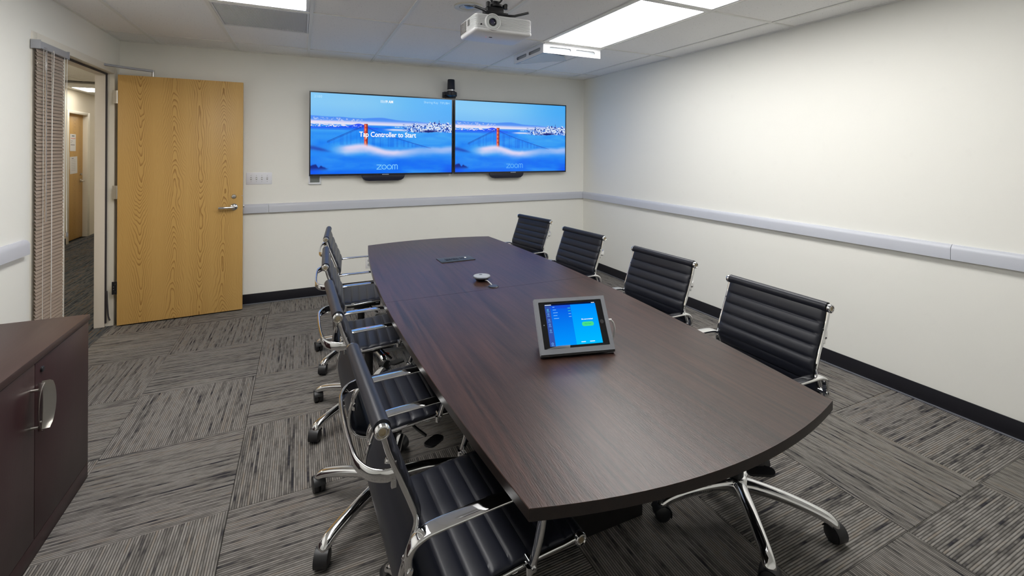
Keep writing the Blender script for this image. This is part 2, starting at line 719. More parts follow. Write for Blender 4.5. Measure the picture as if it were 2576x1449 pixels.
def rail(name, label, cuts, fn, nrm):
    root = empty(name)
    tag(root, label, kind='structure')
    for a, b in zip(cuts[:-1], cuts[1:]):
        m = MB()
        rail_profile(m, fn(a + 0.0012), fn(b - 0.0012), nrm)
        m.build('rail_section', M_RAIL, root, smooth=25)
    return root


rail('trim_1', 'grey wall guard rail below the two screens', [-1.38, -0.291, XR - RT], lambda t: (t, YB, 0), (0, -1, 0))
rail('trim_2', 'long grey wall guard rail on the right wall', [YF, 1.268, YB], lambda t: (XR, t, 0), (-1, 0, 0))
rail('trim_3', 'short grey wall guard rail left of the sidelight', [YF, 3.519], lambda t: (XL, t, 0), (1, 0, 0))

# ---- door frame and sidelight frame (painted steel)
fr = empty('trim_4')
tag(fr, 'cream painted steel frame around the doorway and sidelight', kind='structure')
FX = XL + 0.006
FW = 0.035


def fpart(name, b, mat=M_FRAME, bev=0.002):
    return boxo(name, b, mat, fr, bevel=bev)


fpart('frame_post', (XL - WT - 0.004, FX, SL0 - FW - 0.02, SL0, 0, HD + FW + 0.02))
fpart('frame_head', (XL - WT - 0.004, FX, SL0, DO1, HD, HD + FW + 0.02))
fpart('frame_mullion', (XL - WT - 0.004, FX, SL1 + 0.012, DO0, 0, HD))
fpart('hinge_jamb', (XL - WT - 0.004, FX, DO1, DO1 + FW + 0.012, 0, HD + FW + 0.02))
# door stop and gasket on the hinge jamb and head
fpart('door_stop', (XL - WT + 0.001, XL - 0.050, DO1 - 0.016, DO1, 0, HD), M_JAMB)
fpart('door_stop', (XL - WT + 0.001, XL - 0.050, DO0, DO1 - 0.016, HD - 0.016, HD), M_JAMB)
fpart('gasket', (XL - 0.050, XL - 0.040, DO1 - 0.014, DO1 - 0.001, 0.03, HD - 0.002), M_GASKET, 0.001)
fpart('gasket', (XL - 0.050, XL - 0.040, DO0 + 0.002, DO1 - 0.014, HD - 0.014, HD - 0.001), M_GASKET, 0.001)
m = MB().tube(catmull([(XL - 0.036, DO1 - 0.016, 0.30), (XL - 0.030, DO1 - 0.020, 0.20), (XL - 0.022, DO1 - 0.026, 0.10), (XL - 0.010, DO1 - 0.030, 0.055)], 5), 0.006, 8)
m.build('loose_gasket_end', M_GASKET, fr)

# sidelight glazing
win = empty('window_1')
tag(win, 'narrow sidelight window behind the closed mini blind', kind='structure')
boxo('pane', (XL - 0.066, XL - 0.060, SL0 + 0.004, SL1 + 0.008, 0.10, HD - 0.004), M_GLASS, win)
boxo('window_sill', (XL - WT, XL - 0.002, SL0, SL1 + 0.012, 0.0, 0.10), M_FRAME, win, 0.002)
for a, b in ((SL0, SL0 + 0.012), (SL1, SL1 + 0.012)):
    boxo('glazing_bead', (XL - 0.060, XL - 0.045, a, b, 0.10, HD), M_FRAME, win)
    boxo('glazing_bead', (XL - 0.081, XL - 0.066, a, b, 0.10, HD), M_FRAME, win)

# ---- oak door leaf, standing open along the screen wall
DH0, DH1 = 0.012, 2.118
door = MB().box(0, 0.905, 0, 0.045, 0, DH1 - DH0).build('door_1', M_OAK, None, bevel=0.0015)
door.location = (-1.402, 4.819, DH0)
door.rotation_euler = (0, 0, math.atan2(0.035, 0.901))
tag(door, 'open oak veneer door swung back against the screen wall', kind='structure')
lx, lz = 0.835, 0.965 - DH0
hd = empty('lever_handle')
hd.parent = door
MB().lathe([(0.031, 0.0), (0.031, 0.004), (0.026, 0.010), (0.013, 0.014), (0.0115, 0.048), (0.0, 0.050)], 28, (lx, 0, lz), (0, -1, 0)).build('rose', M_CHROME, hd)
m = MB().tube([(lx + 0.006, -0.046, lz), (lx - 0.02, -0.050, lz), (lx - 0.115, -0.050, lz)], [0.0105, 0.0115, 0.0115], 14)
m.build('lever', M_CHROME, hd)
lk = MB().lathe([(0.0195, 0), (0.0195, 0.006), (0.016, 0.011), (0.010, 0.012)], 24, (lx, 0, 1.062 - DH0), (0, -1, 0)).build('lock_cylinder', M_STEEL, door)
MB().box(lx - 0.0015, lx + 0.0015, -0.0128, -0.0118, 1.05 - DH0, 1.062 - DH0).build('keyway', M_DARK, lk)
boxo('latch_plate', (0.9045, 0.9065, 0.010, 0.036, 0.90 - DH0, 1.13 - DH0), M_STEEL, door)
boxo('latch_bolt', (0.905, 0.917, 0.016, 0.030, 0.955 - DH0, 0.975 - DH0), M_STEEL, door, 0.002)
MB().cyl((0.899, -0.0005, 1.055), (0, -1, 0), 0.004, 0.002, 10).build('screw', M_STEEL, door)
for k, (z0, z1) in enumerate(((1.876, 1.985), (1.074, 1.187), (0.275, 0.382))):
    h = MB()
    h.box(-0.034, -0.002, 0.004, 0.0075, z0 - DH0, z1 - DH0)
    h.cyl((-0.004, 0.002, z0 - DH0), (0, 0, 1), 0.006, z1 - z0, 12)
    o = h.build('hinge', M_BLACKM if k == 2 else M_STEEL, door, 0.0008, 1)
    if k == 2:
        o['label'] = 'black lower hinge'
    for a in (0.2, 0.4, 0.6, 0.8):
        MB().cyl((-0.016 + (0.006 if a in (0.2, 0.8) else -0.006), 0.004, z0 - DH0 + a * (z1 - z0)), (0, -1, 0), 0.0035, 0.0012, 8).build('hinge_screw', M_STEEL, o)
# closer arm
ca = empty('closer_arm')
ca.parent = door
arm = MB()
arm.band([(-0.072, -0.19, 2.172 - DH0), (-0.03, -0.14, 2.172 - DH0), (0.10, -0.05, 2.17 - DH0), (0.232, 0.016, 2.168 - DH0)], 0.010, [0.013, 0.010, 0.010, 0.012], (0, 0, 1), 10)
arm.build('arm_bar', M_HEADR, ca)
MB().cyl((0.232, 0.020, 2.106 - DH0), (0, 0, 1), 0.010, 0.07, 14).build('arm_pivot', M_STEEL, ca)
MB().box(-0.09, -0.060, -0.215, -0.17, 2.150 - DH0, 2.182 - DH0).build('arm_bracket', M_HEADR, ca, 0.003)

# ---- hallway beyond the door
HX, HY0, HY1 = -3.35, 1.6, 13.0
hall_floor = boxo('floor_hall', (HX - WT, XL - WT, HY0, HY1, -0.12, -0.008), M_DARK)
tag(hall_floor, 'dark blue-brown plank carpet of the hallway', kind='structure')
for i in range(7):
    for j in range(12):
        x0 = HX + i * 0.2525
        y0 = HY0 + j - (0.5 if i % 2 else 0.0)
        o = tile_cache.get('hall')
        if o is None:
            ob = MB().box(-0.125, 0.125, -0.499, 0.499, -0.008, 0.0).build('carpet_plank', M_HCARPET, hall_floor)
            tile_cache['hall'] = ob.data
        else:
            ob = link(bpy.data.objects.new('carpet_plank', o), hall_floor)
        ob.location = (x0 + 0.12625, y0 + 0.5, 0)
boxo('threshold_strip', (XL - WT, XL, DO0, DO1, -0.008, -0.0005), M_HCARPET, hall_floor)
hw = MB()
hw.box(HX - WT, HX, HY0, 9.37, 0, 2.6)
hw.box(HX - WT, HX, 9.37, 10.15, 2.10, 2.6)
hw.box(HX - WT, HX, 10.15, HY1, 0, 2.6)
tag(hw.build('wall_hall', M_HALLWALL), 'cream far wall of the hallway', kind='structure')
he = MB().box(HX - WT, XL - WT, HY1, HY1 + WT, 0, 2.6).box(HX - WT, XL - WT, HY0 - WT, HY0, 0, 2.6)
he.box(XL - WT, XL - WT + 0.1, YB + WT, HY1, 0, 2.6)
tag(he.build('wall_hall_ends', M_HALLWALL), 'cream end walls of the hallway', kind='structure')
hall_ceiling = boxo('ceiling_hall', (HX - WT, XL - WT, HY0, HY1, 2.6, 2.66), M_DARK)
tag(hall_ceiling, 'tiled ceiling of the hallway', kind='structure')
hx = [HX, HX + 0.56, HX + 1.17, XL - WT]
for a, b in zip(hx[:-1], hx[1:]):
    y = HY0
    while y < HY1 - 0.1:
        y1 = min(y + 1.22, HY1)
        if not (a > HX - 0.01 and a < HX + 0.6 and y <= 9.2 < y1) or True:
            o = boxo('ceiling_tile', (a + 0.008, b - 0.008, y + 0.008, y1 - 0.008, 2.452, 2.47), M_TILE, hall_ceiling)
        y = y1
for x in hx[1:3]:
    boxo('grid_bar', (x - 0.012, x + 0.012, HY0, HY1, 2.448, 2.48), M_TBAR, hall_ceiling)
boxo('linear_slot', (HX, XL - WT, 8.30, 8.50, 2.440, 2.4495), prin('slot_dark', (0.06, 0.055, 0.05), 0.6), hall_ceiling)
for k, (ya, yb) in enumerate(((9.06, 9.66), (5.6, 6.8), (2.4, 3.6), (11.2, 12.2))):  # first panel is in view; the other three are unseen, added for light
    t = empty('hall_ceiling_light', (-2.9, (ya + yb) / 2, 2.44))
    MB().box(-0.31, 0.31, -(yb - ya) / 2, (yb - ya) / 2, 0.002, 0.012).build('frame', M_WHITEP, t)
    MB().box(-0.29, 0.29, -(yb - ya) / 2 + 0.02, (yb - ya) / 2 - 0.02, -0.001, 0.002).build('diffuser', M_HDIFF, t)
    tag(t, ('lit ceiling panel seen through the doorway, above the hallway door' if k == 0 else
            ['', 'unseen lit panel close to the doorway, added to light the hallway', 'unseen lit panel behind the blind, added to light the hallway', 'unseen lit panel at the far end, added to light the hallway'][k]), 'ceiling light', 'hallway ceiling lights')
tag(boxo('baseboard_hall', (HX, HX + 0.008, HY0, 9.33, 0, 0.10), M_BASE), 'black rubber base of the hallway wall', kind='structure')
# hallway door
d2 = MB().box(0.0, 0.68, 0.0, 0.045, 0.0, 2.065).build('door_2', M_OAK, None, bevel=0.001)
d2.location = (HX - 0.055, 9.42, 0.01)
d2.rotation_euler = (0, 0, R(90))
d2m = (Matrix.Translation(d2.location) @ Matrix.Rotation(R(90), 4, 'Z')).inverted()
tag(d2, 'oak door across the hallway with papers taped to it', kind='structure')
o = boxo('frame', (HX - WT, HX + 0.012, 9.36, 9.42, 0, 2.12), M_FRAME, d2, 0.002)
boxo('frame', (HX - WT, HX + 0.012, 10.10, 10.19, 0, 2.12), M_FRAME, d2, 0.002)
boxo('frame', (HX - WT, HX + 0.012, 9.42, 10.10, 2.075, 2.12), M_FRAME, d2, 0.002)
m = MB().lathe([(0.03, 0), (0.03, 0.006), (0.012, 0.012), (0.011, 0.05)], 18, (HX - 0.055, 10.03, 0.965), (1, 0, 0))
m.tube([(HX - 0.008, 10.035, 0.965), (HX - 0.006, 10.0, 0.965), (HX - 0.006, 9.91, 0.962)], 0.011, 10)
m.build('lever_handle', M_STEEL, d2)
MB().cyl((HX - 0.055, 10.03, 1.074), (1, 0, 0), 0.02, 0.012, 16).build('lock_cylinder', M_STEEL, d2)
for q in d2.children:
    q.matrix_parent_inverse = d2m


def notice(name, y0, y1, z0, z1, label, strips, tilt=0.0):
    t = empty(name, (HX - 0.054, (y0 + y1) / 2, (z0 + z1) / 2))
    t.rotation_euler = (tilt, 0, 0)
    w, h = y1 - y0, z1 - z0
    MB().box(0, 0.0012, -w / 2, w / 2, -h / 2, h / 2).build('sheet', M_PAPER, t)
    for (a, b, c, d, col) in strips:
        MB().box(0.0012, 0.0018, -w / 2 + a * w, -w / 2 + b * w, h / 2 - d * h, h / 2 - c * h).build('print', prin('ink', srgb(*col), 0.7), t)
    tag(t, label, 'notice', 'papers on the hallway door')


notice('door_notice', 9.63, 9.835, 1.465, 1.745, 'white notice with a red line, upper right paper on the hallway door',
       [(0.3, 0.75, 0.08, 0.14, (110, 120, 130)), (0.15, 0.9, 0.24, 0.27, (225, 110, 90)), (0.1, 0.45, 0.40, 0.42, (120, 120, 120)),
        (0.1, 0.3, 0.50, 0.52, (130, 130, 130)), (0.1, 0.8, 0.62, 0.65, (90, 90, 95))])
notice('door_notice', 9.63, 9.895, 1.095, 1.375, 'white typed sheet hanging from a hook, lower right paper on the hallway door',
       [(0.25, 0.5, 0.08, 0.13, (150, 150, 170))] + [(0.2, 0.75, 0.2 + 0.1 * k, 0.215 + 0.1 * k, (170, 170, 180)) for k in range(7)], tilt=0.03)
notice('door_notice', 9.43, 9.60, 1.472, 1.745, 'pale poster with green and blue panels, upper left paper on the hallway door',
       [(0.2, 0.8, 0.05, 0.10, (120, 130, 190)), (0.25, 0.85, 0.22, 0.52, (185, 195, 170)), (0.25, 0.85, 0.55, 0.82, (175, 185, 225)), (0.1, 0.9, 0.84, 0.88, (70, 95, 175))])
notice('door_notice', 9.43, 9.61, 1.17, 1.45, 'poster with an orange square and a blue bar, lower left paper on the hallway door',
       [(0.2, 0.9, 0.05, 0.14, (130, 145, 190)), (0.2, 0.9, 0.30, 0.60, (235, 130, 45)), (0.2, 0.9, 0.62, 0.72, (70, 95, 180)), (0.2, 0.7, 0.85, 0.88, (150, 150, 150))])

# ================================================================== CEILING THINGS
def troffer(x0, x1, y0, y1, label):
    t = empty('ceiling_light', ((x0 + x1) / 2, (y0 + y1) / 2, ZC))
    w, d = (x1 - x0) / 2 - 0.013, (y1 - y0) / 2 - 0.011
    f = MB()
    f.box(-w, w, -d, -d + 0.022, 0.001, 0.03).box(-w, w, d - 0.022, d, 0.001, 0.03)
    f.box(-w, -w + 0.022, -d + 0.022, d - 0.022, 0.001, 0.03).box(w - 0.022, w, -d + 0.022, d - 0.022, 0.001, 0.03)
    f.build('frame', M_WHITEP, t, 0.002)
    MB().box(-w + 0.022, w - 0.022, -d + 0.022, d - 0.022, 0.006, 0.012).build('diffuser', M_DIFF, t)
    MB().box(-w, w, -d, d, 0.03, 0.10).build('housing', M_WHITEP, t)
    tag(t, label, 'ceiling light', 'fluorescent ceiling panels')


troffer(BX[1], BX[2], BY[2], BY[1], 'lit ceiling panel next to the grey vent grille')
troffer(BX[1], BX[2], BY[3], BY[2], 'unseen lit ceiling panel above the picture edge on the cabinet side, added to light the room')  # out of view, added to light the cabinet side of the room
troffer(BX[5], BX[6], BY[2], BY[1], 'lit ceiling panel behind the slotted air deflector')
troffer(BX[5], BX[6], BY[3], BY[2], 'lit ceiling panel at the top edge, nearest on the right side')

# perforated return grille
vx0, vx1, vy0, vy1 = BX[1] + 0.014, BX[2] - 0.014, 3.432, 4.013
t = empty('ceiling_vent', ((vx0 + vx1) / 2, (vy0 + vy1) / 2, ZC))
tag(t, 'grey finely slotted square ceiling vent grille', 'vent')
w, d = (vx1 - vx0) / 2, (vy1 - vy0) / 2
MB().box(-w, w, -d, d, 0.012, 0.03).build('backing', prin('vent_grey', (0.62, 0.63, 0.65), 0.6), t)
f = MB()
f.box(-w, w, -d, -d + 0.012, -0.003, 0.012).box(-w, w, d - 0.012, d, -0.003, 0.012)
f.box(-w, -w + 0.012, -d + 0.012, d - 0.012, -0.003, 0.012).box(w - 0.012, w, -d + 0.012, d - 0.012, -0.003, 0.012)
f.build('frame', prin('vent_frame', (0.70, 0.71, 0.72), 0.45), t)
sl = MB()
n = 74
for k in range(n):
    x = -w + 0.014 + (2 * w - 0.028) * (k + 0.5) / n
    sl.box(x - 0.0022, x + 0.0022, -d + 0.012, d - 0.012, 0.001, 0.010)
o = sl.build('louvre_blades', prin('vent_blade', (0.82, 0.83, 0.85), 0.5), t, smooth=0)
o['kind'] = 'stuff'

# recessed downlight (off)
t = empty('recessed_downlight', (0.992, 2.82, ZC))
tag(t, 'round recessed downlight with a cream trim ring beside the projector', 'downlight')
MB().lathe([(0.094, 0.004), (0.094, -0.002), (0.088, -0.006), (0.060, -0.003), (0.056, 0.003)], 40, cap0=False, cap1=False).build('trim_ring', prin('downlight_trim', (0.66, 0.65, 0.58), 0.4), t)
MB().lathe([(0.056, -0.002), (0.050, 0.0005), (0.030, 0.0035), (0.0, 0.0038)], 30, cap0=False, cap1=True).build('eyeball', prin('downlight_eye', (0.60, 0.60, 0.54), 0.4), t)
b = MB()
for k in range(9):
    a = R(-60 + 15 * k)
    b.box(-0.0018, 0.0018, -0.030, 0.028, -0.0035, 0.001, Matrix.Translation((math.sin(a) * 0.026 + 0.003, 0, 0)) @ Matrix.Rotation(a * 0.5, 4, 'Z'))
b.build('reflector_fins', M_STEEL, t)

# two-sided air deflector under a ceiling diffuser
t = empty('air_deflector', (1.90, 3.44, ZC))
tag(t, 'white two-sided slotted air deflector hung under the ceiling beyond the projector', 'air deflector')
M_DEFL = prin('deflector_white', (0.84, 0.85, 0.87), 0.35)


def slotted_side(L, h, name):
    """vertical plate with two rounded slots, in local x (length) / z (down)"""
    o = MB()
    th = 0.005
    slots = ((0.09 * L, 0.47 * L), (0.545 * L, 0.90 * L))
    z1, z0 = -0.006, -h
    sa, sb = -0.026, -h + 0.026
    o.box(0, L, 0, th, sa, z1).box(0, L, 0, th, z0, sb)
    xs = [0] + [q for s in slots for q in s] + [L]
    for k in range(0, len(xs), 2):
        o.box(xs[k], xs[k + 1], 0, th, sb, sa)
    r = (sa - sb) / 2
    for (s0, s1) in slots:                      # rounded slot ends
        for cx, sg in ((s0, 1), (s1, -1)):
            zc = (sa + sb) / 2
            for half in (1, -1):
                poly = [(cx, zc + half * r)]
                for q in range(7):
                    a = R(90 * q / 6)
                    poly.append((cx + sg * r * (1 - math.cos(R(90) - a)), zc + half * r * math.sin(R(90) - a)))
                # corner filler between arc and slot corner
                ring0 = [(px, 0, pz) for px, pz in poly]
                ring1 = [(px, th, pz) for px, pz in poly]
                o.loft([ring0, ring1])
    o.box(0, L, -0.014, 0.010, -0.006, 0.0)
    return o


s1 = slotted_side(0.60, 0.084, 'front')
o = s1.build('slotted_side', M_DEFL, t)
o.location = (0.012, 0.012, 0)
s2 = slotted_side(0.60, 0.084, 'left')
o = s2.build('slotted_side', M_DEFL, t)
o.rotation_euler = (0, 0, R(90))
o.location = (0.012, 0.012, 0)
for loc, rz in (((0.012, 0.024, 0), 0), ((0.024, 0.012, 0), 90)):
    m = MB().box(0.03, 0.57, 0, 0.002, -0.064, -0.02)
    o = m.build('filter_screen', prin('filter_grey', (0.36, 0.38, 0.40), 0.8, bump=(500, 0.4, 0.001)), t)
    o.location = loc
    o.rotation_euler = (0, 0, R(rz))
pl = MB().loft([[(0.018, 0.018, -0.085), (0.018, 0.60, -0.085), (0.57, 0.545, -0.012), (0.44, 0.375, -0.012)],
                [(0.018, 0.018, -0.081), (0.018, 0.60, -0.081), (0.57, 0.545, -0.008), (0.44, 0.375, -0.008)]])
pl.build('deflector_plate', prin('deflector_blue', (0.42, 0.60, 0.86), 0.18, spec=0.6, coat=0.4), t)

# projector
t = empty('projector', (0.975, 2.315, 2.12))
tag(t, 'white ribbed projector hanging upside down below the ceiling', 'projector')
M_PROJ = prin('projector_white', (0.76, 0.77, 0.78), 0.38)
hwid, hdep, hh = 0.166, 0.123, 0.086
rings = []
nr = 12
z = 0.016
rings.append([(x, y, z) for x, y in rrect(-hwid, hwid, -hdep, hdep, 0.022, 5)])
step = (hh - 0.018) / nr
for k in range(nr):
    for dz, ins in ((0.12, 0.0), (0.62, 0.0), (0.70, 0.0035), (1.0, 0.0035)):
        q = rrect(-hwid + ins, hwid - ins, -hdep + ins, hdep - ins, 0.022, 5)
        rings.append([(x, y, z + step * (k + dz)) for x, y in q])
rings.append([(x, y, hh) for x, y in rrect(-hwid + 0.004, hwid - 0.004, -hdep + 0.004, hdep - 0.004, 0.02, 5)])
MB().loft(rings).build('ribbed_body', M_PROJ, t, smooth=25)
cov = []
for ins, zz in ((0.012, -0.004), (0.002, 0.001), (0.0, 0.006), (0.0, 0.013), (0.002, 0.015)):
    ring = []
    for x, y in rrect(-hwid - 0.001 + ins, hwid + 0.001 - ins, -hdep - 0.003 + ins, hdep - ins, 0.022, 8):
        dip = 0.012 * math.exp(-((x + 0.062) / 0.06) ** 2) * max(0, min(1, (-y) / hdep))
        ring.append((x, y, zz - dip))
    cov.append(ring)
MB().loft(cov).build('bottom_cover', prin('projector_cover', (0.80, 0.81, 0.83), 0.32), t, smooth=45)
lx0, lz0 = 0.905 - 0.975, 0.046
lr = MB().lathe([(0.0445, 0.0), (0.0445, 0.010), (0.042, 0.013), (0.038, 0.012), (0.0365, 0.004)], 40, (lx0, -hdep, lz0), (0, -1, 0), cap1=False).build('lens_ring', M_PROJ, t)
MB().lathe([(0.0365, 0.002), (0.036, 0.010), (0.024, 0.008), (0.0195, 0.004)], 40, (lx0, -hdep, lz0), (0, -1, 0), cap1=False).build('focus_ring', prin('focus_grey', (0.58, 0.61, 0.61), 0.4), t)
MB().lathe([(0.0205, 0.001), (0.0195, 0.009), (0.017, 0.007), (0.0165, 0.003)], 32, (lx0, -hdep, lz0), (0, -1, 0), cap1=False).build('lens_barrel', M_BLACK, t)
MB().lathe([(0.0168, 0.003), (0.012, 0.0055), (0.006, 0.0065), (0.0, 0.007)], 32, (lx0, -hdep, lz0), (0, -1, 0)).build('lens_glass', prin('lens_coat', (0.02, 0.02, 0.06), 0.04, coat=1.0), t)
MB().cyl((0.842 - 0.975, -hdep + 0.003, 0.029), (0, -1, 0), 0.0045, 0.006, 16).build('sensor_window', M_BLACK, t)
v = MB()
for r_ in range(11):
    for c_ in range(4):
        y0 = 0.02 + c_ * 0.024
        v.box(-hwid - 0.0008, -hwid + 0.004, y0, y0 + 0.019, 0.020 + r_ * 0.0055, 0.0232 + r_ * 0.0055)
v.build('side_vents', M_DARK, t, smooth=0)
v = MB()
for r_ in range(6):
    v.box(-hwid - 0.0008, -hwid + 0.004, -0.035, -0.005, 0.042 + r_ * 0.0055, 0.0452 + r_ * 0.0055)
v.build('side_vents', M_DARK, t, smooth=0)
MB().box(-0.045, -0.028, -0.02, -0.010, -0.0055, -0.0035).build('cover_latch', M_DARK, t)
MB().cyl((-0.062, -0.012, -0.0045), (0, 0, -1), 0.0022, 0.001, 10).build('status_light', emit('status_red', (1.0, 0.25, 0.35), 1.2), t)
f = MB().cyl((0.035, -0.085, hh - 0.003), (0, 0, 1), 0.012, 0.008, 16).cyl((0.035, -0.085, hh + 0.004), (0, 0, 1), 0.004, 0.005, 10)
f.build('adjuster_foot', M_STEEL, t)

t = empty('projector_mount', (0.945, 2.27, 2.215))
tag(t, 'black metal ceiling bracket with spider arms holding the projector', 'mount')
m = MB().box(-0.062, 0.062, -0.055, 0.055, 0.008, 0.018).box(-0.05, 0.045, -0.035, 0.045, 0.018, 0.050)
m.build('spider_plate', M_BLACKM, t, 0.003)
for a in ([(-0.045, -0.03, 0.015), (-0.09, -0.06, 0.018), (-0.145, -0.085, 0.020)], [(0.04, -0.03, 0.013), (0.075, -0.045, 0.008), (0.10, -0.055, 0.008), (0.155, -0.115, 0.016)],
          [(-0.04, 0.03, 0.013), (-0.09, 0.08, 0.0)], [(0.04, 0.03, 0.013), (0.09, 0.08, 0.0)]):
    MB().band(a, 0.006, 0.009, (0, 0, 1), 10).build('arm', M_BLACKM, t)
MB().lathe([(0.030, 0.05), (0.044, 0.055), (0.046, 0.065), (0.030, 0.070)], 24, (0.012, 0, 0)).build('swivel_collar', M_BLACKM, t)
m = MB().cyl((0.01, 0.005, 0.07), (0, 0, 1), 0.024, 0.15, 20)
m.build('drop_pole', M_BLACKM, t)
MB().box(-0.015, 0.022, -0.028, -0.0245, 0.085, 0.115).build('pole_label', M_PAPER, t)
MB().lathe([(0.07, 0.224), (0.07, 0.214), (0.03, 0.208)], 28).build('ceiling_flange', M_BLACKM, t)
for dx in (-0.045, 0.058):
    MB().lathe([(0.010, 0.02), (0.013, 0.028), (0.013, 0.045), (0.006, 0.05)], 14, (dx, -0.03, 0.025)).build('clamp_knob', M_BLACK, t)
for p in ([(0.03, -0.01, 0.21), (0.055, -0.03, 0.15), (0.03, -0.04, 0.09), (0.0, -0.03, 0.06)], [(-0.02, 0.0, 0.21), (-0.05, -0.02, 0.14), (-0.03, -0.04, 0.075)]):
    MB().tube(catmull(p, 6), 0.005, 8).build('power_cable', M_BLACK, t)

# ================================================================== SCREEN WALL
# the picture on both screens: a red bridge tower in blue fog, as vertex colours
def fbm(u, v, seed, oct=4):
    out = np.zeros_like(u)
    amp, tot = 1.0, 0.0
    r = np.random.default_rng(seed)
    for o_ in range(oct):
        g = r.random((64, 64))
        x = u * 2 ** o_
        y = v * 2 ** o_
        xi, yi = np.floor(x).astype(int), np.floor(y).astype(int)
        fx, fy = x - xi, y - yi
        fx, fy = fx * fx * (3 - 2 * fx), fy * fy * (3 - 2 * fy)
        G = lambda a, b: g[a % 64, b % 64]
        val = (G(xi, yi) * (1 - fx) + G(xi + 1, yi) * fx) * (1 - fy) + (G(xi, yi + 1) * (1 - fx) + G(xi + 1, yi + 1) * fx) * fy
        out += val * amp
        tot += amp
        amp *= 0.5
    return out / tot


def screen_picture(nx, ny):
    u, v = np.meshgrid(np.linspace(0, 1, nx), np.linspace(0, 1, ny))
    col = np.zeros((ny, nx, 3))

    def blend(mask, c):
        mask = np.clip(mask, 0, 1)[..., None]
        col[:] = col * (1 - mask) + np.array(c, float) * mask

    sst = lambda a, b, x: np.clip((x - a) / (b - a), 0, 1) ** 2 * (3 - 2 * np.clip((x - a) / (b - a), 0, 1))
    blend(np.ones_like(u), (126, 204, 255))
    blend(np.exp(-((u - 0.22) / 0.28) ** 2 - ((v - 0.12) / 0.2) ** 2) * 0.6, (150, 214, 255))
    blend(sst(0.4, 1.0, u) * 0.8, (64, 172, 255))
    blend(sst(0.1, 0.3, v) * 0.35, (110, 180, 255))
    # far hills
    ridge = 0.275 + 0.05 * u - 0.02 * np.exp(-((u - 0.47) / 0.08) ** 2) + 0.01 * (fbm(u * 10, v * 0, 3) - 0.5)
    blend(sst(0, 0.012, v - ridge) * 0.85, (70, 140, 255))
    n = fbm(u * 90, v * 60, 4, 2)
    blend(((n > 0.62) & (v > ridge + 0.02) & (v < 0.34) & (u < 0.35)) * 0.7, (210, 220, 255))
    # glow along the shore
    blend(np.exp(-((v - 0.355) / 0.022) ** 2) * (0.95 - 0.35 * u), (255, 236, 255))
    blend(np.exp(-((v - 0.372) / 0.010) ** 2) * 0.9, (255, 250, 255))
    # water and fog below
    fog = fbm(u * 5 + 3 * fbm(u * 3, v * 3, 8), v * 11, 9)
    low = sst(0.385, 0.40, v)
    base = np.zeros_like(col)
    for k in range(3):
        a = np.array((20, 132, 255))[k]
        b_ = np.array((74, 178, 255))[k]
        base[..., k] = a + (b_ - a) * np.clip(fog * 1.5 - 0.25, 0, 1)
    col[:] = col * (1 - low[..., None]) + base * low[..., None]
    # island and shore lights
    isl = 0.415 - 0.045 * np.exp(-((u - 0.315) / 0.055) ** 2) - 0.012 * np.exp(-((u - 0.2) / 0.15) ** 2)
    blend(sst(0, 0.006, v - isl) * (1 - sst(0.42, 0.44, v)) * (u < 0.45) * 0.9, (30, 70, 255))
    sp = fbm(u * 130, v * 110, 11, 1)
    blend(((sp > 0.60) & (abs(v - 0.398) < 0.016) & (u < 0.24)) * 0.95, (250, 240, 255))
    blend(((sp > 0.72) & (abs(v - 0.40) < 0.016) & (u > 0.24) & (u < 0.38)) * 0.8, (200, 220, 255))
    blend((abs(v - 0.432) < 0.02) * 0.6, (30, 110, 255))
    blend((abs(v - 0.398) < 0.004) * ((u > 0.55) & (u < 0.75)) * (fbm(u * 160, v * 0, 5, 1) > 0.5) * 0.8, (235, 240, 255))
    blend(np.exp(-((v - 0.435) / 0.012) ** 2) * sst(0.46, 0.56, u) * (1 - sst(0.62, 0.7, u)), (245, 245, 255))
    # city on the right
    sky = 0.37 - 0.06 * fbm(u * 26, v * 0, 21, 2) * sst(0.62, 0.85, u) - 0.05 * np.exp(-((u - 0.90) / 0.004) ** 2) - 0.02 * (fbm(np.floor(u * 90) / 3.0, v * 0, 22, 1) > 0.55)
    city = sst(0, 0.01, v - sky) * (1 - sst(0.455, 0.475, v + 0.02 * fbm(u * 8, v * 0, 6))) * sst(0.60, 0.70, u)
    cn = fbm(u * 150, v * 95, 23, 1)
    blend(city * 0.8, (70, 140, 250))
    blend(city * (cn > 0.52) * 0.95, (238, 246, 255))
    blend(city * (cn < 0.30) * 0.9, (12, 25, 120))
    blend(city * np.exp(-((u - 0.83) / 0.05) ** 2 - ((v - 0.445) / 0.016) ** 2) * 1.5, (10, 20, 110))
    # cables and hangers
    tw = 0.3625
    yc_l = 0.375 + (tw - u) * 0.86
    on_l = (u < tw) & (u > 0.105)
    blend(on_l * (v > yc_l) * (v < 0.64) * (fbm(u * 120, v * 0, 31, 1) > 0.55) * 0.20, (10, 90, 230))
    blend(on_l * np.exp(-((v - yc_l) / 0.003) ** 2), (20, 40, 160))
    blend(on_l * np.exp(-((v - yc_l - 0.014) / 0.0025) ** 2) * 0.9, (20, 50, 180))
    yc_r = 0.40 + 0.27 * np.clip((u - tw) / 0.47, 0, 1) ** 0.82
    on_r = (u > tw) & (u < 0.835)
    blend(on_r * (v > yc_r) * (v < 0.66) * (fbm(u * 150, v * 0, 32, 1) > 0.52) * 0.24, (5, 80, 225))
    blend(on_r * np.exp(-((v - yc_r) / 0.0035) ** 2) * 0.9, (25, 60, 190))
    # tower
    tx = (u - tw) / 0.0125
    inT = (abs(tx) < 1) & (v > 0.365) & (v < 0.66)
    shade = np.where(tx < 0.1, 1.0, 0.62)
    for k, c in enumerate((228, 74, 62)):
        col[..., k] = np.where(inT, c * shade, col[..., k])
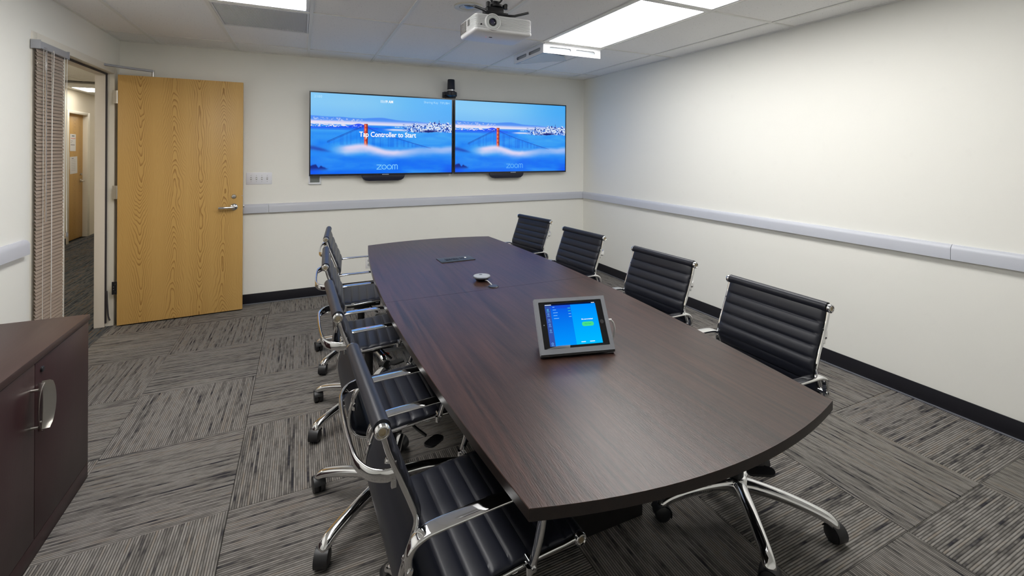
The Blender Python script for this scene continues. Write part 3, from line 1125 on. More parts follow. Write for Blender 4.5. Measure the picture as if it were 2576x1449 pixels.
    win_ = inT & (abs(tx + 0.25) < 0.38) & (np.mod((v - 0.37) / 0.055, 1) < 0.55) & (v > 0.38)
    for k, c in enumerate((250, 140, 90)):
        col[..., k] = np.where(win_, c, col[..., k])
    # bright fog bank
    top = 0.655 + 0.02 * np.sin(u * 14) + 0.05 * (fbm(u * 6, v * 0, 41) - 0.5) + 0.03 * sst(0.3, 0.6, u) - 0.045 * sst(0.75, 1.0, u)
    bank = sst(-0.03, 0.03, v - top) * (1 - sst(0.03, 0.15, v - top + 0.05 * (fbm(u * 9, v * 9, 42) - 0.5)))
    wb = np.clip(np.exp(-((u - 0.40) / 0.24) ** 2) + 0.40 + 0.25 * sst(0.75, 0.95, u), 0, 1) * sst(0.10, 0.26, u)
    blend(bank * wb * 0.95, (238, 226, 255))
    # deep blue foreground fog
    fg = fbm(u * 4 + 1.5 * fbm(u * 4, v * 5, 51), v * 8, 52)
    d_ = sst(0.72, 0.86, v)
    blend(d_ * 0.9 * np.clip(1.35 - fg * 1.5, 0, 1), (0, 104, 255))
    blend(d_ * 0.7 * np.clip(fg * 2.2 - 1.0, 0, 1), (64, 160, 255))
    blend(sst(0.8, 1.0, v) * sst(0.75, 1.0, abs(u - 0.5) * 2) * 0.6, (0, 70, 245))
    # dark headlands on the left
    blend(sst(0, 0.10, 0.155 - u) * np.exp(-((v - (0.655 + 0.42 * u + 0.03 * fbm(u * 14, v * 0, 61))) / (0.030 - 0.12 * np.clip(u, 0, 0.16))) ** 2) * 0.8, (28, 64, 180))
    rock = 0.87 + 0.12 * (fbm(u * 30, v * 0, 62, 2) - 0.5) + u * 0.3
    blend(sst(0, 0.02, v - rock) * (1 - sst(0.91, 0.97, v)) * sst(0, 0.03, 0.12 - u) * 0.9, (14, 34, 130))
    c = np.clip(col, 0, 255) / 255
    return np.where(c <= 0.04045, c / 12.92, ((c + 0.055) / 1.055) ** 2.4)


def picture_mat(gain):
    m = bpy.data.materials.new('screen_picture')
    m.use_nodes = True
    nt = m.node_tree
    nt.nodes.clear()
    a = nt.nodes.new('ShaderNodeVertexColor')
    a.layer_name = 'picture'
    e = nt.nodes.new('ShaderNodeEmission')
    e.inputs[1].default_value = gain
    g = nt.nodes.new('ShaderNodeBsdfGlossy')
    g.inputs['Color'].default_value = (0.02, 0.02, 0.02, 1)
    g.inputs['Roughness'].default_value = 0.25
    ad = nt.nodes.new('ShaderNodeAddShader')
    o = nt.nodes.new('ShaderNodeOutputMaterial')
    nt.links.new(a.outputs[0], e.inputs[0])
    nt.links.new(e.outputs[0], ad.inputs[0])
    nt.links.new(g.outputs[0], ad.inputs[1])
    nt.links.new(ad.outputs[0], o.inputs[0])
    return m


TVW, TVH = 1.490, 0.853
SW, SH = TVW - 0.024, TVH - 0.030
NX_, NY_ = 400, 226
pic = screen_picture(NX_, NY_)
xs, zs = np.meshgrid(np.linspace(-SW / 2, SW / 2, NX_), np.linspace(SH / 2, -SH / 2, NY_))
verts = np.stack([xs, np.zeros_like(xs), zs], -1).reshape(-1, 3)
ii = np.arange(NX_ * NY_).reshape(NY_, NX_)
faces = np.stack([ii[:-1, :-1], ii[1:, :-1], ii[1:, 1:], ii[:-1, 1:]], -1).reshape(-1, 4)
scr_me = bpy.data.meshes.new('screen')
scr_me.from_pydata(verts.tolist(), [], faces.tolist())
ca_ = scr_me.color_attributes.new('picture', 'FLOAT_COLOR', 'POINT')
ca_.data.foreach_set('color', np.concatenate([pic.reshape(-1, 3), np.ones((NX_ * NY_, 1))], 1).astype(np.float32).ravel())
scr_me.materials.append(picture_mat(0.90))
M_TXT = emit('screen_white', (1, 1, 1), 1.0)
M_TXT2 = emit('screen_pale', srgb(178, 226, 255), 1.0)
M_TXT3 = emit('screen_logo', srgb(128, 205, 255), 1.0)
M_TXT4 = emit('screen_logo_dim', srgb(100, 178, 250), 1.0)


def zoom_logo(parent, cx, cz, h, mat, y):
    """round geometric wordmark: z o o m"""
    s = h / 2
    st = s * 0.135
    L = []
    zx = cx - 3.15 * s
    k = MB()
    for a, b in (((-0.85, 0.86), (0.85, 0.86)), ((0.85, 0.86), (-0.85, -0.86)), ((-0.85, -0.86), (0.85, -0.86))):
        p, q = Vector((zx + a[0] * s, y, cz + a[1] * s)), Vector((zx + b[0] * s, y, cz + b[1] * s))
        d = (q - p).normalized()
        nrm = Vector((-d.z, 0, d.x)) * st
        p, q = p - d * st, q + d * st
        k.loft([[p + nrm, p - nrm, q - nrm, q + nrm], [p + nrm + Vector((0, 0.0004, 0)), p - nrm + Vector((0, 0.0004, 0)), q - nrm + Vector((0, 0.0004, 0)), q + nrm + Vector((0, 0.0004, 0))]])

    def arc(ax, az, r, a0, a1, nseg):
        ring = []
        for j in range(nseg + 1):
            a = R(a0 + (a1 - a0) * j / nseg)
            ring.append(((ax + (r + st) * math.cos(a), y, az + (r + st) * math.sin(a)), (ax + (r - st) * math.cos(a), y, az + (r - st) * math.sin(a))))
        v = [q for pr in ring for q in pr]
        f = [(2 * j, 2 * j + 1, 2 * j + 3, 2 * j + 2) for j in range(nseg)]
        k.add(v, f)

    arc(cx - 1.15 * s, cz, 0.86 * s, 0, 360, 28)
    arc(cx + 0.95 * s, cz, 0.86 * s, 0, 360, 28)
    mx = cx + 2.2 * s
    rr = 0.50 * s
    for q in range(3):
        x = mx + q * 2 * rr
        k.box(x - st, x + st, y - 0.0002, y + 0.0002, cz - 0.99 * s, cz + 0.45 * s)
    for q in range(2):
        arc(mx + rr + q * 2 * rr, cz + 0.45 * s, rr, 0, 180, 14)
    k.build('wordmark', mat, parent, smooth=0)


def television(cx, cz, label, left):
    y = YB - 0.075
    t = empty('television', (cx, y, cz))
    m = MB()
    m.box(-TVW / 2, TVW / 2, 0.0, 0.022, -TVH / 2, TVH / 2)
    m.build('panel', M_TVB, t, 0.003)
    m = MB().box(-0.50, 0.50, 0.022, 0.05, -0.36, 0.22)
    m.build('rear_housing', M_BLACK, t, 0.006)
    MB().box(-0.2, 0.2, 0.05, 0.0745, -0.2, 0.2).build('wall_bracket', M_BLACKM, t)
    b = MB()
    for xa, xb in ((-TVW / 2, -SW / 2), (SW / 2, TVW / 2)):
        b.box(xa, xb, -0.0025, 0.001, -TVH / 2, TVH / 2)
    b.box(-SW / 2, SW / 2, -0.0025, 0.001, SH / 2 + 0.003, TVH / 2)
    b.box(-SW / 2, SW / 2, -0.0025, 0.001, -TVH / 2, -SH / 2 + 0.003)
    b.build('bezel', M_TVB, t)
    s = link(bpy.data.objects.new('screen', scr_me), t)
    s.location = (0, -0.0012, 0.003)
    poly = [(-0.225, 0.0), (-0.222, -0.02), (-0.21, -0.042), (-0.185, -0.058), (-0.15, -0.063), (0.15, -0.063), (0.185, -0.058), (0.21, -0.042), (0.222, -0.02), (0.225, 0.0)]
    bar = MB().loft([[(x, 0.0, z) for x, z in poly], [(x, 0.035, z) for x, z in poly]])
    o = bar.build('speaker_bar', prin('speaker_black', (0.010, 0.012, 0.030), 0.45), t, 0.003)
    o.location = (-0.017 if left else -0.08, 0.004, -TVH / 2 + 0.002)
    MB().box(-0.035, 0.035, -0.0032, -0.002, -TVH / 2 + 0.003, -TVH / 2 + 0.010).build('maker_plate', prin('plate', (0.45, 0.5, 0.6), 0.4), t)
    M = Matrix.Translation((0, -0.0030, 0)) @ Matrix.Rotation(PI / 2, 4, 'X')

    def put(body, px, pz, size, mat, al, bold=0.0, sx=1.0, name='screen_text'):
        text_mesh(name, body, size, mat, s, Matrix.Translation((px, 0, pz)) @ M, al, 0.0002, bold, sx)
    if left:
        put('Tap Controller to Start', 0.028, -0.002, 0.074, M_TXT, 'CENTER', 0.0014, 0.84)
        put('11:19 AM', 0.010, 0.352, 0.039, M_TXT, 'CENTER', 0.0010, 0.88)
        put('2100', -SW / 2 + 0.03, 0.372, 0.038, M_TXT2, 'LEFT')
        put('Sharing Key  TIFUBH', SW / 2 - 0.028, 0.368, 0.034, M_TXT2, 'RIGHT')
    zoom_logo(s, 0.015, -0.345, 0.052, M_TXT3 if left else M_TXT4, -0.0022)
    tag(t, label, 'screen', 'paired wall screens')
    return t


TVZ = 1.660
television(0.810, TVZ, 'left wall screen with white text over a bridge in blue fog', True)
television(2.318, TVZ, 'right wall screen showing a bridge in blue fog without the start text', False)

# camera between the screens
t = empty('video_camera', (1.53, YB - 0.085, 2.10))
tag(t, 'black cylindrical video camera on a wall shelf above the gap between the screens', 'camera')
M_NAVY = prin('camera_black', (0.008, 0.009, 0.018), 0.35)
MB().lathe([(0.012, 0.0), (0.055, 0.016), (0.062, 0.022), (0.066, 0.040), (0.066, 0.058), (0.060, 0.062)], 36).build('round_base', M_NAVY, t)
m = MB().box(-0.078, 0.078, 0.012, 0.066, 0.014, 0.066)
m.build('wall_shelf', M_NAVY, t, 0.012, 3)
MB().box(-0.078, 0.078, 0.062, 0.085, 0.002, 0.066).build('shelf_bracket', M_NAVY, t, 0.003)
MB().lathe([(0.043, 0.062), (0.044, 0.064), (0.044, 0.072), (0.0425, 0.074)], 36).build('neck_ring', M_NAVY, t)
MB().lathe([(0.0435, 0.074), (0.0435, 0.086)], 36).build('glint_ring', M_CHROME, t)
MB().lathe([(0.0440, 0.086), (0.040, 0.196), (0.037, 0.203), (0.0, 0.204)], 36).build('barrel', M_NAVY, t)
MB().tube(catmull([(-0.03, 0.0, 0.010), (-0.045, 0.034, 0.004), (-0.052, 0.042, -0.03)], 6), 0.004, 8).build('signal_cable', M_BLACK, t)

# switch plate
t = empty('light_switch', (-0.376, YB, 1.216))
tag(t, 'white four-gang switch plate between the door and the left screen', 'switch')
MB().box(-0.110, 0.110, -0.006, 0, -0.058, 0.058).build('plate', prin('switch_white', (0.80, 0.81, 0.86), 0.35), t, 0.003)
for k, x in enumerate((-0.069, -0.023, 0.023, 0.069)):
    MB().box(x - 0.006, x + 0.006, -0.0075, -0.005, -0.014, 0.014).build('slot', prin('slot_grey', (0.35, 0.35, 0.36), 0.5), t)
    if k == 2:
        MB().lathe([(0.007, 0), (0.006, 0.006), (0.0, 0.007)], 14, (x, -0.006, 0), (0, -1, 0)).build('dial', M_WHITEP, t)
    else:
        MB().box(x - 0.0045, x + 0.0045, -0.016, -0.006, -0.003, 0.009, Matrix.Translation((0, 0, -0.002 if k < 2 else 0.0))).build('toggle', M_WHITEP, t, 0.0015)
    for z in (-0.03, 0.03):
        MB().cyl((x, -0.0055, z), (0, -1, 0), 0.003, 0.001, 10).build('screw', M_GREYP, t)

# small framed controller partly behind the left screen
t = empty('wall_controller', (0.119, YB, 1.197))
tag(t, 'small white framed wall controller peeking out under the left screen', 'controller')
f = MB()
f.box(-0.058, 0.058, -0.022, 0, -0.05, -0.032).box(-0.058, 0.058, -0.022, 0, 0.032, 0.05)
f.box(-0.058, -0.044, -0.022, 0, -0.032, 0.032).box(0.044, 0.058, -0.022, 0, -0.032, 0.032)
f.build('frame', prin('controller_white', (0.80, 0.82, 0.88), 0.35), t, 0.003)
MB().box(-0.044, 0.044, -0.016, -0.004, -0.032, 0.032).build('display', prin('lcd', (0.17, 0.19, 0.18), 0.2), t)

# outlet
t = empty('wall_outlet', (0.655, YB, 0.295))
tag(t, 'white power outlet low on the screen wall beside the table end', 'outlet')
MB().box(-0.035, 0.035, -0.005, 0, -0.057, 0.057).build('plate', M_WHITEP, t, 0.002)
for z in (-0.022, 0.022):
    MB().cyl((0, -0.004, z), (0, -1, 0), 0.016, 0.003, 18).build('receptacle', M_GREYP, t)

# ================================================================== MINI BLIND
bl = empty('window_blind', (XL, (SL0 + SL1) / 2, 0))
tag(bl, 'closed taupe mini blind over the narrow sidelight beside the doorway', 'blind')
by0, by1 = 3.578 - (SL0 + SL1) / 2, 3.925 - (SL0 + SL1) / 2
MB().box(0.008, 0.044, by0, by1 + 0.012, 2.085, 2.128).build('headrail', M_HEADR, bl, 0.003)
for y in (by0 - 0.004, by1 + 0.012):
    MB().box(0.004, 0.048, y, y + 0.006, 2.080, 2.132).build('end_bracket', M_HEADR, bl, 0.001)
slm = MB()
prof = []
for k in range(7):
    a = -1 + 2 * k / 6
    prof.append((a * 0.0118, 0.0022 * (1 - a * a)))
r0, r1 = [], []
th = R(67)
for k, (a, h) in enumerate(prof):
    cx, cz = a * math.cos(th) + h * math.sin(th), -a * math.sin(th) + h * math.cos(th)
    r0.append((cx, cz))
ring = r0 + [(x - 0.0003, z - 0.0003) for x, z in reversed(r0)]
slm.loft([[(x, by0, z) for x, z in ring], [(x, by1 - 0.012, z) for x, z in ring]])
so = slm.build('slat', M_SLAT, bl)
so.location = (0.026, 0, 2.072)
nsl = 92
for k in range(1, nsl):
    c = link(bpy.data.objects.new('slat', so.data), bl)
    c.location = (0.026, 0.0015 * math.sin(k * 1.7), 2.072 - 0.0215 * k)
    c.rotation_euler = (0.004 * math.sin(k * 2.3) + (0.012 if k in (11, 12) else 0), 0.03 * math.sin(k * 0.9), 0)
MB().box(0.014, 0.038, by0, by1 - 0.012, 0.080, 0.092).build('bottom_rail', M_SLAT, bl, 0.003)
for y in (by0 + 0.055, by0 + 0.155, by1 - 0.03):
    c = MB()
    c.tube([(0.039, y, 2.085), (0.039, y, 0.09)], 0.0012, 6)
    c.tube([(0.013, y, 2.085), (0.013, y, 0.09)], 0.0012, 6)
    c.build('ladder_cord', M_CORD, bl)
MB().tube([(0.052, by0 + 0.052, 2.07), (0.050, by0 + 0.058, 1.05)], 0.0045, 6).build('tilt_wand', M_CLEAR, bl, smooth=0)
MB().tube(catmull([(0.044, by0 + 0.050, 2.095), (0.056, by0 + 0.050, 2.088), (0.053, by0 + 0.052, 2.068)], 5), 0.003, 8).build('wand_hook', M_CLEAR, bl)
MB().tube(catmull([(0.046, by0 + 0.150, 2.09), (0.052, by0 + 0.145, 2.05), (0.046, by0 + 0.143, 1.6), (0.046, by0 + 0.143, 0.6)], 6), 0.0018, 6).build('lift_cord', M_CORD, bl)
m = MB().tube(catmull([(0.046, by1 - 0.012, 2.08), (0.046, by1 - 0.02, 1.6), (0.046, by1 - 0.012, 0.97), (0.046, by1 - 0.008, 0.93)], 8), 0.0018, 6)
m.build('lift_cord', M_CORD, bl)
MB().lathe([(0.004, 0.03), (0.009, 0.018), (0.009, 0.0), (0.006, -0.002)], 14, (0.046, by1 - 0.014, 0.915)).build('cord_tassel', M_CLEAR, bl)

# ================================================================== STORAGE CABINET
cb = empty('storage_cabinet', (0, 0, 0))
tag(cb, 'low dark mahogany storage cabinet with two doors in the left foreground', 'cabinet')
CX0, CX1, CY0, CY1, CH = XL + 0.01, -0.875, 1.752, 2.668, 0.737
body = MB()
body.box(CX0, CX1 - 0.022, CY0, CY0 + 0.019, 0.0, CH - 0.027).box(CX0, CX1 - 0.022, CY1 - 0.019, CY1, 0.0, CH - 0.027)
body.box(CX0, CX0 + 0.012, CY0 + 0.019, CY1 - 0.019, 0.07, CH - 0.027).box(CX0 + 0.012, CX1 - 0.022, CY0 + 0.019, CY1 - 0.019, 0.07, 0.089)
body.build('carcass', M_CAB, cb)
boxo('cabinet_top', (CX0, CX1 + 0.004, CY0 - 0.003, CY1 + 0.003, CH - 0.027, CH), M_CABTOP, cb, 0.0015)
boxo('plinth', (CX0 + 0.02, CX1 - 0.001, CY0, CY1, 0.0, 0.066), M_CAB, cb, 0.001)
SPY = 2.212


def cab_door(y0, y1, name, hy, hz0, hz1, flip):
    d = boxo('cabinet_door', (CX1 - 0.021, CX1, y0, y1, 0.069, CH - 0.031), M_CAB, cb, 0.0012)
    k = MB()                         # bowed half-moon pull standing off the door
    rows, cols = 14, 6
    vv, ff = [], []
    for side in (0.0, 0.0022):
        for i in range(rows + 1):
            a = i / rows
            zz = hz0 + (hz1 - hz0) * a
            wd = 0.046 * (math.sin(PI * a) ** 0.45 if 0 < a < 1 else 0.05) + 0.002
            for j in range(cols + 1):
                b = j / cols
                yy = hy + flip * wd * b
                xx = CX1 + 0.013 + 0.019 * b + 0.002 * math.sin(PI * a) + side
                vv.append((xx, yy, zz))
    n1 = (rows + 1) * (cols + 1)
    for s_ in range(2):
        for i in range(rows):
            for j in range(cols):
                q = s_ * n1 + i * (cols + 1) + j
                ff.append((q, q + 1, q + cols + 2, q + cols + 1))
    rim = [i * (cols + 1) for i in range(rows + 1)]
    rim += [rows * (cols + 1) + j for j in range(1, cols + 1)]
    rim += [i * (cols + 1) + cols for i in range(rows - 1, -1, -1)]
    rim += [j for j in range(cols - 1, 0, -1)]
    for a, b in zip(rim, rim[1:] + rim[:1]):
        ff.append((a, b, b + n1, a + n1))
    k.add(vv, ff)
    for zz in (hz0 + 0.02, hz1 - 0.02):
        k.cyl((CX1, hy + flip * 0.014, zz), (1, 0, 0), 0.0045, 0.021, 12)
    o = k.build('pull_handle', M_SATIN, d, smooth=50)
    return d


cab_door(CY0 + 0.003, SPY - 0.0018, 'near', SPY - 0.013, 0.465, 0.640, -1)
d = cab_door(SPY + 0.0018, CY1 - 0.003, 'far', SPY + 0.014, 0.458, 0.635, 1)
lk = MB().lathe([(0.0105, 0), (0.0105, 0.004), (0.008, 0.006)], 20, (CX1, 2.258, 0.668), (1, 0, 0)).build('lock', M_BLACKM, d)

# ================================================================== CONFERENCE TABLE
tb = empty('conference_table', (0.968, 2.271, 0), R(-0.875))
tag(tb, 'long dark brown boat-shaped conference table in two halves', 'table')
TL, TWE, TWM, TBOW, TZ, TT = 1.441, 0.512, 0.596, 0.078, 0.737, 0.028


def half_outline(sg):
    pts = [(TWM, 0.0009 * sg), ]
    n = 16
    for k in range(1, n + 1):
        a = k / n
        pts.append((TWM - (TWM - TWE) * a * a, sg * TL * a))
    for k in range(1, 20):
        a = 1 - 2 * k / 20
        pts.append((TWE * a, sg * (TL + TBOW * (1 - a * a))))
    for k in range(n, 0, -1):
        a = k / n
        pts.append((-(TWM - (TWM - TWE) * a * a), sg * TL * a))
    pts.append((-TWM, 0.0009 * sg))
    return pts


for sg in (-1, 1):
    poly = half_outline(sg)
    m = MB()
    r_in = lambda p, i: (p[0] - math.copysign(min(i, abs(p[0])), p[0]), p[1])
    m.loft([[(x, y, TZ - TT) for x, y in poly], [(x, y, TZ - 0.0015) for x, y in poly]], cap1=False)
    m.mi = 1
    inn = [(x * (1 - 0.0015 / TWM), y) for x, y in poly]
    m.loft([[(x, y, TZ - 0.0015) for x, y in poly], [(x, y, TZ) for x, y in inn]], cap0=False)
    o = m.build('table_top', [M_TEDGE, M_TABLE], tb, smooth=30)
    if sg > 0:
        o['label'] = 'far half of the table top'
for sg in (-1, 1):
    y0 = sg * 0.735
    pb = empty('pedestal')
    pb.parent = tb
    for b in ((-0.25, 0.31, -0.089, -0.067, 0.0, TZ - TT), (-0.25, 0.31, 0.067, 0.089, 0.0, TZ - TT), (-0.25, -0.228, -0.067, 0.067, 0.0, TZ - TT), (0.288, 0.31, -0.067, 0.067, 0.0, TZ - TT)):
        boxo('pedestal_panel', (b[0] + 0.005, b[1] + 0.005, y0 + b[2], y0 + b[3], b[4], b[5]), prin('pedestal_black', (0.008, 0.007, 0.007), 0.5), pb, 0.002)
boxo('modesty_beam', (-0.02, 0.02, -0.64, 0.64, TZ - TT - 0.09, TZ - TT), M_BLACKM, tb)

# power module
t = empty('power_module', (0.971, 2.997, TZ))
t.rotation_euler = (0, 0, R(1.5))
tag(t, 'black power outlet module set into the far half of the table', 'power module')
MB().box(-0.121, 0.121, -0.066, 0.066, 0.0, 0.005).build('cover_plate', prin('module_dark', (0.035, 0.04, 0.045), 0.4), t, 0.002)
for x in (-0.055, -0.005):
    MB().box(x - 0.021, x + 0.021, -0.022, 0.022, 0.005, 0.0075).build('socket', M_BLACK, t, 0.003)
    MB().box(x - 0.01, x - 0.006, -0.008, 0.006, 0.0074, 0.0079).box(x + 0.006, x + 0.01, -0.008, 0.006, 0.0074, 0.0079).build('socket_pins', M_DARK, t)
for x in (0.035, 0.052):
    MB().box(x - 0.006, x + 0.006, -0.015, 0.015, 0.005, 0.0068).build('data_port', M_BLACK, t)
MB().box(0.064, 0.076, -0.006, 0.012, 0.005, 0.0075).build('white_port', M_WHITEP, t, 0.001)

# microphone puck, its cord and the grommet
t = empty('table_microphone', (0.950, 2.445, TZ))
tag(t, 'round grey microphone puck on the table near the seam', 'microphone')
MB().lathe([(0.030, 0.0), (0.034, 0.006), (0.041, 0.014), (0.046, 0.018)], 40).build('foot', M_BLACK, t)
MB().lathe([(0.046, 0.018), (0.0505, 0.021), (0.0505, 0.026), (0.047, 0.029)], 40, cap1=False).build('rim', prin('mic_rim', (0.10, 0.11, 0.13), 0.35), t)
MB().lathe([(0.0475, 0.0288), (0.030, 0.0300), (0.0, 0.0302)], 40).build('fabric_top', prin('mic_fabric', (0.26, 0.28, 0.31), 0.75, bump=(900, 0.3, 0.0006)), t)
MB().lathe([(0.010, 0.0302), (0.010, 0.0308), (0.0, 0.0309)], 20, (0.0, 0.018, 0)).build('mute_button', prin('mic_btn', (0.07, 0.075, 0.08), 0.4), t)
MB().tube(catmull([(0.006, -0.036, 0.010), (0.012, -0.055, 0.012), (0.015, -0.085, 0.008), (0.014, -0.112, 0.006), (0.014, -0.124, 0.004)], 6), 0.0032, 8).build('microphone_cord', M_GREYP, t)
t = empty('cable_grommet', (0.966, 2.308, TZ))
tag(t, 'small round black cable grommet at the table seam', 'grommet')
MB().lathe([(0.030, 0.0), (0.030, 0.002), (0.027, 0.004), (0.022, 0.0045)], 32).build('rim', M_BLACKM, t)
MB().lathe([(0.022, 0.0046), (0.0, 0.0048)], 28, cap0=False).build('cap', prin('grommet_cap', (0.04, 0.045, 0.05), 0.3), t)

# ---- tablet kiosk
O_ = Vector((0.784, 1.428, TZ + 0.011))
U = Vector((1.060 - 0.784, 1.360 - 1.428, 0)).normalized()
Vv = Vector((0.0205, 0.108, 0.158)).normalized()
Vv = (Vv - U * Vv.dot(U)).normalized()
Nn = U.cross(Vv).normalized()
KW, KH = 0.284, 0.200
tk = empty('tablet_stand', O_ + U * KW / 2)
tk.rotation_euler = Matrix((U, Vv, Nn)).transposed().to_euler()
tag(tk, 'tablet in a grey metal desk stand showing a blue meeting screen', 'tablet')
m = MB()
a, b = KW / 2, KH
wx, wy0, wy1 = 0.127, 0.018, 0.187         # window in the face
zt = 0.010
m.box(-a, -wx, 0, b, -0.004, zt).box(wx, a, 0, b, -0.004, zt).box(-wx, wx, 0, wy0, -0.004, zt).box(-wx, wx, wy1, b, -0.004, zt)
m.box(-a, a, 0, b, -0.010, -0.004)
m.build('enclosure', M_ALU, tk)
dk = MB()
inv = Matrix((U, Vv, Nn)).transposed().to_4x4().inverted()
gd = inv @ Vector((0, 0, -1))
hb = KH * Vv.z
q0, q1 = Vector((-a + 0.02, 0.004, -0.010)), Vector((a - 0.02, 0.004, -0.010))
r0, r1 = Vector((-a + 0.02, b - 0.02, -0.010)), Vector((a - 0.02, b - 0.02, -0.010))
d0, d1 = r0 + gd * ((b - 0.02) * Vv.z - 0.004), r1 + gd * ((b - 0.02) * Vv.z - 0.004)
dk.add([q0, q1, r1, r0, d0, d1], [(0, 1, 2, 3), (3, 2, 5, 4), (0, 4, 5, 1), (0, 3, 4), (1, 5, 2)])
dk.build('stand_wedge', prin('stand_dark', (0.05, 0.052, 0.056), 0.45), tk)
MB().box(-a, a, -0.006, 0.0, -0.010, 0.006).build('front_lip', prin('lip_dark', (0.030, 0.031, 0.034), 0.5), tk, 0.001)
MB().loft([[(x, y, 0.0) for x, y in rrect(-wx, wx, wy0, wy1, 0.006)], [(x, y, 0.0065) for x, y in rrect(-wx, wx, wy0, wy1, 0.006)]]).build('tablet_glass', prin('tablet_black', (0.008, 0.008, 0.010), 0.12), tk)


def grad_mat(name, c0, c1, y0, y1, gain=1.0):
    m = bpy.data.materials.new(name)
    m.use_nodes = True
    nt = m.node_tree
    nt.nodes.clear()
    v, x, y, z = coords(nt)
    f = (y - y0) / (y1 - y0)
    e = nt.nodes.new('ShaderNodeEmission')
    e.inputs[1].default_value = gain
    nt.links.new(ramp(nt, f, [(0.0, c0), (1.0, c1)]), e.inputs[0])
    o = nt.nodes.new('ShaderNodeOutputMaterial')
    nt.links.new(e.outputs[0], o.inputs[0])
    return m


sx0, sx1, sy0, sy1 = -0.103, 0.101, 0.027, 0.179
sc = MB().box(sx0, sx1, sy0, sy1, 0.0064, 0.0068).build('tablet_screen', grad_mat('kiosk_left', srgb(0, 150, 255), srgb(10, 84, 225), sy0, sy1), tk)
zf = 0.0068


def flat(name, x0, x1, y0, y1, mat, dz=0.0003, par=sc):
    return MB().box(x0, x1, y0, y1, zf, zf + dz).build(name, mat, par)


xm = sx0 + 0.50 * (sx1 - sx0)
flat('right_pane', xm, sx1, sy0, sy1 - 0.006, grad_mat('kiosk_right', srgb(0, 186, 255), srgb(0, 138, 255), sy0, sy1))
flat('status_strip', sx0, sx1, sy1 - 0.006, sy1, emit('kiosk_status', srgb(10, 20, 60), 1.0), 0.0004)
flat('side_bar', sx0, sx0 + 0.021, sy0, sy1 - 0.006, emit('kiosk_bar', srgb(52, 82, 165), 1.0), 0.0004)
flat('title_row', sx0 + 0.021, xm, sy1 - 0.018, sy1 - 0.006, emit('kiosk_title', srgb(22, 80, 215), 1.0))
bp_ = rrect(0.033, 0.080, 0.090, 0.106, 0.0075)
MB().loft([[(x, y, zf) for x, y in bp_], [(x, y, zf + 0.0006) for x, y in bp_]]).build('green_button', emit('kiosk_green', srgb(70, 222, 140), 1.0), sc)
M_KW = emit('kiosk_white', srgb(235, 245, 255), 1.0)
M_KB = emit('kiosk_pale', srgb(120, 190, 255), 1.0)
M_KG = emit('kiosk_mint', srgb(60, 215, 190), 1.0)
Mk = Matrix.Translation((0, 0, zf + 0.0008))
text_mesh('caption', 'No one is invited', 0.0065, M_KW, sc, Matrix.Translation((0.0565, 0.1155, 0)) @ Mk, 'CENTER', 0.0001, 0.0002)
text_mesh('button_caption', 'Meet Now', 0.0058, emit('kiosk_dgreen', srgb(30, 175, 95), 1.0), sc, Matrix.Translation((0.0565, 0.098, 0)) @ Mk, 'CENTER', 0.0001)
for k in range(5):
    yy = sy1 - 0.012 - k * 0.0105
    flat('list_line', sx0 + 0.030, sx0 + 0.038 + 0.005 * (k % 3) + (0.007 if k > 2 else 0), yy - 0.0010, yy + 0.0010, M_KB, 0.0005)
    if k > 0:
        flat('list_state', xm - 0.012, xm - 0.002, yy - 0.0010 + 0.004, yy + 0.0010 + 0.004, M_KG if k < 3 else M_KB, 0.0005)
for k, yy in enumerate((0.158, 0.142, 0.121, 0.104, 0.083, 0.036)):
    col = emit('kiosk_icon', srgb(90, 220, 255), 1.0) if k == 0 else M_KB
    ic = MB().lathe([(0.0042, zf + 0.0004), (0.0042, zf + 0.0007), (0.0028, zf + 0.0007), (0.0028, zf + 0.0004)], 4 if k != 5 else 16, (sx0 + 0.0105, yy, 0), cap0=False, cap1=False)
    ic.build('side_icon', col, sc)
    flat('icon_caption', sx0 + 0.005, sx0 + 0.016, yy - 0.0078, yy - 0.0066, col, 0.0006)
flat('clock', sx0 + 0.001, sx0 + 0.026, sy1 - 0.0044, sy1 - 0.0020, M_KW, 0.0007)
flat('battery', sx1 - 0.016, sx1 - 0.003, sy1 - 0.0044, sy1 - 0.0020, M_KW, 0.0007)
for x0_, x1_ in ((0.018, 0.035), (0.052, 0.071)):
    flat('footer_line', x0_, x1_, 0.034, 0.0365, M_KW, 0.0006)
MB().lathe([(0.0075, 0.0064), (0.0075, 0.0069), (0.006, 0.0069), (0.006, 0.0066)], 24, (0.114, 0.103, 0), cap0=False).build('home_button', prin('home_ring', (0.06, 0.06, 0.065), 0.3), tk)
MB().cyl((-0.115, 0.103, 0.0064), (0, 0, 1), 0.002, 0.0005, 12).build('lens_dot', M_GREYP, tk)
